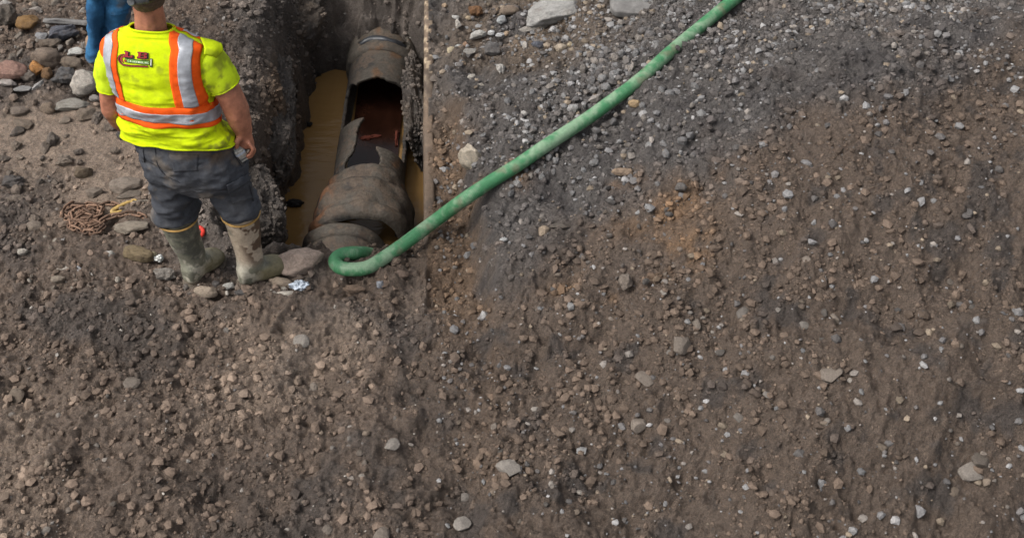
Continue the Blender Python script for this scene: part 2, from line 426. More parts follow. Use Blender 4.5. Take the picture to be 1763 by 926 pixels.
def hit(px, py, detail=False):
    px = np.atleast_1d(np.asarray(px, float)); py = np.atleast_1d(np.asarray(py, float))
    D = RT[None] * ((px - PX) / F)[:, None] + UP[None] * ((PY - py) / F)[:, None] + FW[None]
    t = (0.75 - CAMZ) / D[:, 2]; dt = 0.02; done = np.zeros(len(px), bool)
    for _ in range(140):
        P = CAM + D * t[:, None]; done |= P[:, 2] < height(P[:, 0], P[:, 1], detail)
        t = np.where(done, t, t + dt)
        if done.all(): break
    lo = t - dt; hi = t
    for _ in range(8):
        m = (lo + hi) / 2; P = CAM + D * m[:, None]; b = P[:, 2] < height(P[:, 0], P[:, 1], detail)
        hi = np.where(b, m, hi); lo = np.where(b, lo, m)
    return CAM + D * hi[:, None]

def axis_lines(a, b, step, lo, hi, growth):
    mid = np.arange(a, b + step / 2, step); out = [mid]
    s = step; x = a; left = []
    while x > lo: s *= growth; x -= s; left.append(x)
    s = step; x = b; right = []
    while x < hi: s *= growth; x += s; right.append(x)
    return np.concatenate([np.array(left[::-1]), mid, np.array(right)])
GX = axis_lines(-2.80, 3.45, 0.0094, -150, 150, 1.12)
GY = axis_lines(2.45, 7.20, 0.0086, -150, 150, 1.12)
XX, YY = np.meshgrid(GX, GY)
NX, NY = len(GX), len(GY)
xf, yf = XX.ravel(), YY.ravel()
zf = height(xf, yf)
far = np.maximum(np.maximum(-2.80 - xf, xf - 3.45), np.maximum(2.45 - yf, yf - 7.20))
zf = np.where(far > 1.0, zf * 1.0 + 0.25 * fbm(xf, yf, 0.11, 3, 61) * sstep(1, 8, far), zf)
def soil_colour(X, Y, Z):
    n1 = fbm(X, Y, 3.0, 4, 101); n2 = fbm(X, Y, 9.0, 4, 111); n3 = fbm(X, Y, 1.2, 3, 121)
    C = np.empty((len(X), 3))
    brown = np.array([0.138, 0.101, 0.077]); pale = np.array([0.265, 0.20, 0.152]); dark = np.array([0.074, 0.061, 0.054])
    grit = np.array([0.096, 0.086, 0.081]); clay = np.array([0.150, 0.098, 0.062]); orange = np.array([0.215, 0.130, 0.072]); black = np.array([0.038, 0.032, 0.029])
    def mixc(C, c, m): return C + (c - C) * np.clip(m, 0, 1)[:, None]
    C[:] = brown
    C = mixc(C, dark, sstep(0.1, 0.8, n1 + 0.5 * n2) * 0.75)
    C = mixc(C, pale, smooth_mask(X, Y) * 0.9)
    C = mixc(C, pale, sstep(0.3, 1.0, n3 + 0.4 * n2) * 0.5)
    C = mixc(C, np.array([0.062, 0.047, 0.038]), sstep(0.35, 0.9, -n3 + 0.3 * n2) * sstep(4.2, 3.7, Y) * 0.7)
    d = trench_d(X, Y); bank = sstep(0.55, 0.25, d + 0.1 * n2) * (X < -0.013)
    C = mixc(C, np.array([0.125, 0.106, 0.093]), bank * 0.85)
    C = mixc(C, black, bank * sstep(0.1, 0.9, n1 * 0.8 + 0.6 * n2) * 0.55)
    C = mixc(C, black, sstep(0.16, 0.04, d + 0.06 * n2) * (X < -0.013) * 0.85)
    C = mixc(C, clay * 0.85, blob(X, Y, G(485, 190, -0.3), (0.09, 0.5), -0.12) * 0.8)
    C = mixc(C, clay * 0.8, blob(X, Y, (-0.25, 4.5), (0.5, 0.35)) * 0.6 * (X < 0))
    # right bank
    r = (X > -0.013)
    Rc = np.empty_like(C); Rc[:] = grit
    Rc = mixc(Rc, np.array([0.125, 0.105, 0.094]), sstep(0.2, 0.9, n1 + n2 * 0.5) * 0.6)
    Rc = mixc(Rc, np.array([0.048, 0.042, 0.042]), sstep(0.3, 1.0, n2 - 0.5 * n1) * 0.6)
    sx = scarp_x(Y)
    Rc = mixc(Rc, clay, sstep(sx + 0.10, sx - 0.02, X + 0.05 * n2) * sstep(5.55, 5.2, Y + 0.1 * n1) * 0.92)
    Rc = mixc(Rc, np.array([0.135, 0.098, 0.068]), blob(X, Y, G(900, 60, 0.1), (0.62, 0.5), 0.5) * sstep(-0.6, 0.3, n1 + 0.3))
    low = sstep(0, 1, (G(800, 400, 0.2)[1] - Y) * 1.8 + (X - 0.45) * 0.85 + 0.5 * n1)
    Rc = mixc(Rc, np.array([0.112, 0.080, 0.059]), low * 0.9)
    Rc = mixc(Rc, np.array([0.058, 0.048, 0.043]), low * sstep(0.25, 0.9, n2 + 0.3 * n1) * 0.8)
    for c, rad, a in ((G(1150, 365, 0.4), (0.26, 0.10), 0.3), (G(1090, 470, 0.35), (0.2, 0.07), 0.2), (G(885, 300, 0.3), (0.06, 0.09), 0.5), (G(1075, 320, 0.35), (0.09, 0.06), 0), (G(1000, 480, 0.3), (0.14, 0.05), 0), (G(1180, 440, 0.35), (0.15, 0.1), 0)):
        Rc = mixc(Rc, orange, blob(X, Y, c, rad, a) * sstep(-0.5, 0.6, n2 + n1) * 0.8)
    edge = np.clip(sstep(-0.013 - 0.25 * sstep(4.0, 3.5, Y), -0.013 + 0.002 + 0.5 * sstep(4.1, 3.5, Y), X + 0.25 * n1 * sstep(4.1, 3.6, Y)), 0, 1)
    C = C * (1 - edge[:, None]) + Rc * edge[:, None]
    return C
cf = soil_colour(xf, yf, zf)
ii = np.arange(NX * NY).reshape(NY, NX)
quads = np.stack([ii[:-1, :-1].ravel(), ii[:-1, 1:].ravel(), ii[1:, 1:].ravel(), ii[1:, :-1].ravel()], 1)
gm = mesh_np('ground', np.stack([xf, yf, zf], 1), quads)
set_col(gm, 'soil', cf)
ground = tag(obj('ground', gm, M['soil']), kind='structure')

# muddy water standing in the trench
wx = np.linspace(-1.15, 0.0, 40); wy = np.linspace(4.55, 7.3, 90)
WX, WY = np.meshgrid(wx, wy); wi = np.arange(WX.size).reshape(WX.shape)
wq = np.stack([wi[:-1, :-1].ravel(), wi[:-1, 1:].ravel(), wi[1:, 1:].ravel(), wi[1:, :-1].ravel()], 1)
water = tag(obj('water', mesh_np('water', np.stack([WX.ravel(), WY.ravel(), ZW + 0.0015 * fbm(WX.ravel(), WY.ravel(), 5, 2, 4)], 1), wq), M['water']), kind='structure')
# ------------------------------------------------------------------ steel sheet along the right side of the trench
def steel_sheet():
    ys = np.arange(3.80, 9.0, 0.012); n = len(ys)
    _, rz = plain(np.full(n, 0.03), ys)
    topz = rz - 0.002 + 0.016 * fbm(ys, ys * 0, 4, 3, 299) - 0.16 * sstep(4.12, 3.85, ys)
    prof = [(-0.030, None), (-0.034, -0.03), (-0.031, -0.010), (-0.026, -0.001), (-0.010, 0.002), (0.010, 0.001), (0.019, -0.003), (0.024, -0.02), (0.025, None)]
    rings = []
    for y, tz in zip(ys, topz):
        rings.append([np.array([x + 0.004 * float(fbm(np.array([y]), np.array([0.3]), 3, 3, 298)[0]), y, (-1.0 if dz is None else tz + dz)]) for x, dz in prof])
    mb = MB(); mb.loft(rings, True, True)
    me = mesh_np('plate', np.array(mb.V), np.array([f for f in mb.F if len(f) == 4]))
    V = verts_of(me)
    n1 = fbm(V[:, 1], V[:, 0] * 3, 5, 4, 301)
    C = np.tile(np.array([[0.15, 0.108, 0.077]]), (len(V), 1)) * (1 + 0.35 * n1[:, None])
    # scuffed pale marks across the rim, as left by the digger
    ph = (V[:, 1] + V[:, 0] * 1.6) * 9.5 + 0.5 * fbm(V[:, 1], V[:, 1], 2, 2, 305)
    sc = sstep(0.35, 0.6, np.sin(ph * 2 * math.pi)) * sstep(5.35, 5.75, V[:, 1]) * sstep(-0.3, 0.1, fbm(V[:, 1], V[:, 0], 1.7, 2, 303) + 0.2)
    C = C + (np.array([0.46, 0.36, 0.25]) - C) * (sc * 0.8)[:, None]
    ru = sstep(0.3, 0.8, fbm(V[:, 1], V[:, 2], 7, 3, 311)); C = C + (np.array([0.075, 0.058, 0.047]) - C) * (ru * 0.7)[:, None]
    set_col(me, 'tint', C)
    t = thing('steel_sheet', (0, 3.8, -1.0), 'long mud-caked steel sheet standing on edge along the right side of the trench', 'steel sheet')
    o = obj('plate', me, M['steel_mud'], t); o.location = (0, -3.8, 1.0)
steel_sheet()

# ------------------------------------------------------------------ pipes
PAX0 = np.array([-0.386, 5.195, -0.69]); PAX1 = np.array([-0.309, 6.70, -0.655])
def frame(a, b):
    d = (b - a) / np.linalg.norm(b - a); x = np.cross(d, [0, 0, 1.0]); x /= np.linalg.norm(x); u = np.cross(x, d); return d, x, u
def pipe_surface(a, b, S, PH, RAD):
    d, x, u = frame(a, b); return a + d * S[..., None] + (x * np.sin(PH)[..., None] + u * np.cos(PH)[..., None]) * RAD[..., None]
def pipe_colour(V, N, seed, mud=0.5):
    n1 = fbm3(V, 7, 4, seed); n2 = fbm3(V, 24, 4, seed + 9, 0.65)
    C = np.tile(np.array([[0.105, 0.090, 0.073]]), (len(V), 1))
    C = C + (np.array([0.040, 0.038, 0.038]) - C) * (sstep(0.0, 0.5, n1 + 0.5 * n2) * 0.9)[:, None]
    up = sstep(0.2, 0.9, N[:, 2])
    C = C + (np.array([0.150, 0.110, 0.080]) - C) * (sstep(-0.1, 0.6, n2 + n1 * 0.4 + mud - 0.5) * up * 0.8)[:, None]
    C = C + (np.array([0.20, 0.095, 0.038]) - C) * (sstep(0.7, 1.1, fbm3(V, 9, 4, seed + 40)) * 0.6)[:, None]
    return C * 0.62
def solid_grid(P, keep, thick, closed=True):
    n, m = P.shape[:2]; idx = np.arange(n * m).reshape(n, m); Fc = []
    j2 = np.roll(idx, -1, axis=1) if closed else None
    A = idx[:-1]; B = j2[:-1]; Cc = j2[1:]; D = idx[1:]
    q = np.stack([A, B, Cc, D], -1)[keep[:-1]]
    me = mesh_np('raw', P.reshape(-1, 3), q.reshape(-1, 4)[:, ::-1])
    bm = bmesh.new(); bm.from_mesh(me); bmesh.ops.delete(bm, geom=[v for v in bm.verts if not v.link_faces], context='VERTS'); bm.to_mesh(me); bm.free()
    return bake(me, [('SMOOTH', dict(factor=0.5, iterations=4)), ('SOLIDIFY', dict(thickness=thick, offset=-1))])
LEN = float(np.linalg.norm(PAX1 - PAX0)); RB = 0.195
pipe1 = thing('broken_pipe', PAX0, 'large old drain pipe in the trench with its top broken open', 'pipe')
def part_at(name, me, mat, t):
    o = obj(name, me, mat, t); o.location = tuple(-Vector(t.location)); return o
s = np.linspace(0.0, LEN, 220); ph = np.linspace(-math.pi, math.pi, 160, endpoint=False)
S, PH = np.meshgrid(s, ph, indexing='ij')
jag = 0.06 * fbm(S, PH * 0.2, 8, 3, 401) + 0.006 * fbm(S, PH * 0.2, 40, 2, 402)
def y_to_s(Y): return (Y - PAX0[1]) / (PAX1[1] - PAX0[1]) * LEN
s_near, s_far = y_to_s(5.49), y_to_s(6.29)
f = (S - s_near) / (s_far - s_near)
lim_l = np.where(f < 0.53, 0.58 - 0.62 * np.clip(f, 0, 1) + 0.05 * np.sin(f * 17), 1.38) + jag * 1.8
lim_r = np.where(f < 0.22, 0.16 + 0.12 * np.sin(f * 22) + 0.5 * f, 1.22) + jag * 1.6
hole = (f + jag * 0.35 > 0) & (f + jag * 0.5 - 0.015 * np.cos(PH * 3) < 1) & (PH > -lim_l) & (PH < lim_r)
RAD = RB + 0.0022 * np.sin(S * 2 * math.pi / 0.028 + PH * 3.0) * sstep(0.0, 0.15, S) * (S < s_far) + 0.002 * fbm(S, PH * 0.2, 12, 3, 405)
me = solid_grid(pipe_surface(PAX0, PAX1, S, PH, RAD), ~hole, 0.02)
set_col(me, 'tint', pipe_colour(verts_of(me), normals_of(me), 410, 0.5))
part_at('barrel', me, M['pipe'], pipe1)
# rusty water and scale lying in the broken trough
d_, x_, u_ = frame(PAX0, PAX1)
n = 90; V = []
for i in range(n):
    c = PAX0 + d_ * (0.1 + (LEN - 0.15) * i / (n - 1)) - u_ * 0.075
    for k in range(9): V.append(c + x_ * (0.152 * (k / 4 - 1)))
Fc = [(i * 9 + k, i * 9 + k + 1, (i + 1) * 9 + k + 1, (i + 1) * 9 + k) for i in range(n - 1) for k in range(8)]
wobj = part_at('rusty_water', mesh_np('rusty_water', np.array(V), np.array(Fc)), M['rust_water'], pipe1)
wobj['label'] = 'dark red rusty water lying inside the broken pipe'
def ico(sub):
    bm = bmesh.new(); bmesh.ops.create_icosphere(bm, subdivisions=sub, radius=1); bm.verts.ensure_lookup_table()
    V = np.array([v.co[:] for v in bm.verts]); Fc = np.array([[v.index for v in f.verts] for f in bm.faces]); bm.free(); return V, Fc
def scale_lump(c, r, seed):
    V, Fc = ico(4); V = V * (1 + 0.35 * fbm3(V, 2.2, 4, seed))[:, None] * np.array(r); return V + np.asarray(c), Fc
for i, (so, xo, r) in enumerate(((0.84, -0.06, (0.035, 0.02, 0.008)), (0.86, 0.0, (0.03, 0.012, 0.006)), (0.84, 0.135, (0.012, 0.06, 0.03)), (0.88, -0.13, (0.015, 0.04, 0.02)))):
    V, Fc = scale_lump(PAX0 + d_ * so + x_ * xo - u_ * 0.07, r, 430 + i); part_at('rust_scale', mesh_np('rust_scale', V, Fc), M['rust_scale'], pipe1)
# bell socket at the near end
def revolve(a, b, prof, wob, seed, m=120, phr=None):
    prof = np.array(prof); t = np.linspace(0, len(prof) - 1, 46); sp = np.interp(t, np.arange(len(prof)), prof[:, 0]); rp = np.interp(t, np.arange(len(prof)), prof[:, 1])
    ph = np.linspace(-math.pi, math.pi, m, endpoint=False); S, PH = np.meshgrid(sp, ph, indexing='ij'); RR = np.repeat(rp[:, None], m, 1)
    RR = RR + wob * fbm(S, PH * 0.2, 14, 4, seed) + 0.006 * sstep(0.1, 0.8, fbm(S, PH * 0.2, 7, 3, seed + 3)); return pipe_surface(a, b, S, PH, RR)
P = revolve(PAX0, PAX1, [(-0.125, 0.236), (-0.12, 0.268), (-0.085, 0.272), (-0.07, 0.260), (0.0, 0.262), (0.09, 0.258), (0.135, 0.250), (0.155, 0.216), (0.17, 0.209), (0.275, 0.207), (0.285, 0.199)], 0.011, 440)
me = solid_grid(P, np.ones(P.shape[:2], bool), 0.03)
V = verts_of(me); C = pipe_colour(V, normals_of(me), 455, 0.85)
rustm = sstep(0.0, 0.5, fbm3(V, 14, 3, 460) + 0.25) * sstep(-0.52, -0.60, V[:, 0]) ; C = C + (np.array([0.15, 0.065, 0.028]) - C) * (rustm * 0.8)[:, None]
set_col(me, 'tint', C)
o = part_at('bell_socket', me, M['pipe'], pipe1); o['label'] = 'wide rust-stained bell socket at the near end'
# broken collar and black wrap at the far end
P = revolve(PAX1, PAX1 + d_ * 0.4, [(-0.12, 0.199), (-0.11, 0.214), (-0.04, 0.219), (0.05, 0.219)], 0.004, 470)
ph = np.linspace(-math.pi, math.pi, 120, endpoint=False); keep = np.ones(P.shape[:2], bool)
keep[22:] = (np.abs(ph)[None, :] > 0.72 + 0.12 * fbm(np.arange(24)[:, None] * 0.045 + 0 * ph[None], ph[None] + 0 * np.arange(24)[:, None], 3, 3, 475))
me = solid_grid(P, keep, 0.025); set_col(me, 'tint', pipe_colour(verts_of(me), normals_of(me), 480, 0.5))
part_at('broken_collar', me, M['pipe'], pipe1)
arc = [PAX1 - d_ * (0.02 + 0.015 * math.sin(a * 5)) + (x_ * math.sin(a) + u_ * math.cos(a)) * (0.205 + 0.008 * math.sin(a * 7)) for a in np.linspace(-0.75, 0.8, 40)]
mb = tube(np.array(arc), 0.017 + 0.012 * np.abs(np.sin(np.linspace(0, 5, 40))), 12)
part_at('black_wrap', mb.mesh('black_wrap'), M['black_plastic'], pipe1)
# buried stretch behind the collar
P = revolve(PAX1, PAX1 + d_ * 0.4, [(-0.05, 0.17), (0.0, 0.178), (1.4, 0.178)], 0.006, 490)
me = solid_grid(P, np.ones(P.shape[:2], bool), 0.02); set_col(me, 'tint', pipe_colour(verts_of(me), normals_of(me), 495, 0.9)); part_at('far_barrel', me, M['pipe'], pipe1)
# the next pipe, slipped out of the socket and half buried
NA = np.array([-0.505, 4.36, -0.72]); NB = np.array([-0.482, 5.00, -0.672])
pipe2 = thing('buried_pipe', NA, 'short near length of pipe slipped out of the socket and half buried in mud', 'pipe')
P = revolve(NA, NB, [(0.0, 0.200), (0.30, 0.200), (0.585, 0.200), (0.592, 0.214), (0.632, 0.214), (0.638, 0.204)], 0.004, 500)
me = solid_grid(P, np.ones(P.shape[:2], bool), 0.025); set_col(me, 'tint', pipe_colour(verts_of(me), normals_of(me), 505, 0.75)); part_at('barrel', me, M['pipe'], pipe2)

# ------------------------------------------------------------------ green suction hose
def hose():
    r = 0.034
    lie = [(1420, -120), (1300, -30), (1200, 51), (1150, 93), (1100, 138), (1040, 183), (1000, 211), (940, 250), (895, 281), (850, 309)]
    H = hit([p[0] for p in lie], [p[1] for p in lie])
    pts = [onY(p[0], p[1], 0.0 + (CAM + ray(*p) * 1.0)[1]) for p in lie]
    P = []
    for (px, py), h in zip(lie, H):
        d = ray(px, py); tt = (h - CAM)[1] / d[1]; q = CAM + d * (tt - 0.02); q = CAM + d * ((q[1] - 0.040) / d[1]); P.append(q)
    zs = [q[2] for q in P]
    for i, (px, py) in enumerate(lie):      # even out the height so that the hose hangs smoothly over the bumps
        z = np.interp(i, [0, len(lie) - 1], [zs[0], zs[-1]]) * 0.45 + zs[i] * 0.55; P[i] = at(px, py, z)
    z0 = P[-1][2]
    for px, py, z in ((800, 342, z0 * 0.75 + 0.03), (755, 375, 0.105), (712, 407, 0.075), (670, 437, 0.05), (634, 459, 0.052), (604, 463, 0.055), (584, 459, 0.055), (577, 448, 0.055), (588, 438, 0.05), (610, 435, 0.032), (636, 437, -0.04), (668, 445, -0.15)):
        P.append(at(px, py, z))
    C = catmull(P, 24); C, t = resample(C, 0.0019)
    for _ in range(12): C[1:-1] = 0.25 * C[:-2] + 0.5 * C[1:-1] + 0.25 * C[2:]
    n = 20
    mb = tube(C, r, n)
    V = np.array(mb.V); cen = np.repeat(C, n, 0)[:len(V)]; th = np.tile(np.arange(n) * 2 * math.pi / n, len(C)); ss = np.repeat(t, n)
    rad = 1 + 0.014 * np.sin(2 * math.pi * ss / 0.0075 + th) + 0.006 * fbm(ss, th * 0.0, 6, 2, 520)
    V = cen + (V - cen) * rad[:, None]
    me = mesh_np('tube', V, np.array([f for f in mb.F if len(f) == 4]))
    n1 = fbm3(V, 9, 4, 530); n2 = fbm3(V, 40, 3, 531)
    C0 = np.tile(np.array([[0.050, 0.185, 0.082]]), (len(V), 1))
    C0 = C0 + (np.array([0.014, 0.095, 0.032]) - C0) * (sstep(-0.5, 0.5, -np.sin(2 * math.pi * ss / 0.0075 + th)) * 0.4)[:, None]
    C0 = C0 + (np.array([0.24, 0.33, 0.225]) - C0) * (sstep(-0.5, 0.7, n1 + 0.6 * n2) * 0.66)[:, None]
    C0 = C0 + (np.array([0.17, 0.125, 0.09]) - C0) * (sstep(0.45, 0.9, fbm3(V, 14, 4, 540)) * 0.45)[:, None]
    C0 = C0 * 1.0
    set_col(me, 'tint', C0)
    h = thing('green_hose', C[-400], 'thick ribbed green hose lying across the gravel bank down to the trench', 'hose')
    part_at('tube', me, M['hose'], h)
hose()
# ------------------------------------------------------------------ stones
def rock_mesh(seed, sub, cuts, rough, name='stone'):
    r_ = np.random.default_rng(seed); V, Fc = ico(sub)
    V = V * (1 + 0.18 * fbm3(V, 1.1, 2, seed))[:, None]
    for _ in range(cuts):
        nrm = r_.normal(size=3); nrm /= np.linalg.norm(nrm); dd = r_.uniform(0.62, 0.92)
        ex = V @ nrm - dd; V = V - np.where(ex > 0, ex * 0.93, 0)[:, None] * nrm
    V = V * (1 + rough * fbm3(V, 3.0, 4, seed + 5, 0.6))[:, None]
    V = V - (V.max(0) + V.min(0)) / 2; V = V / (np.abs(V).max(0))
    me = mesh_np(name, V, Fc); me.materials.append(M['stone']); return me
ROUND = [rock_mesh(600 + i, 4, 4, 0.07) for i in range(6)]
ANG = [rock_mesh(640 + i, 4, 13, 0.09) for i in range(8)]
SLAB = [rock_mesh(680 + i, 4, 20, 0.06) for i in range(5)]
ROUGHS = [rock_mesh(700 + i, 4, 9, 0.22) for i in range(5)]
KIND = dict(r=ROUND, a=ANG, s=SLAB, g=ROUGHS)
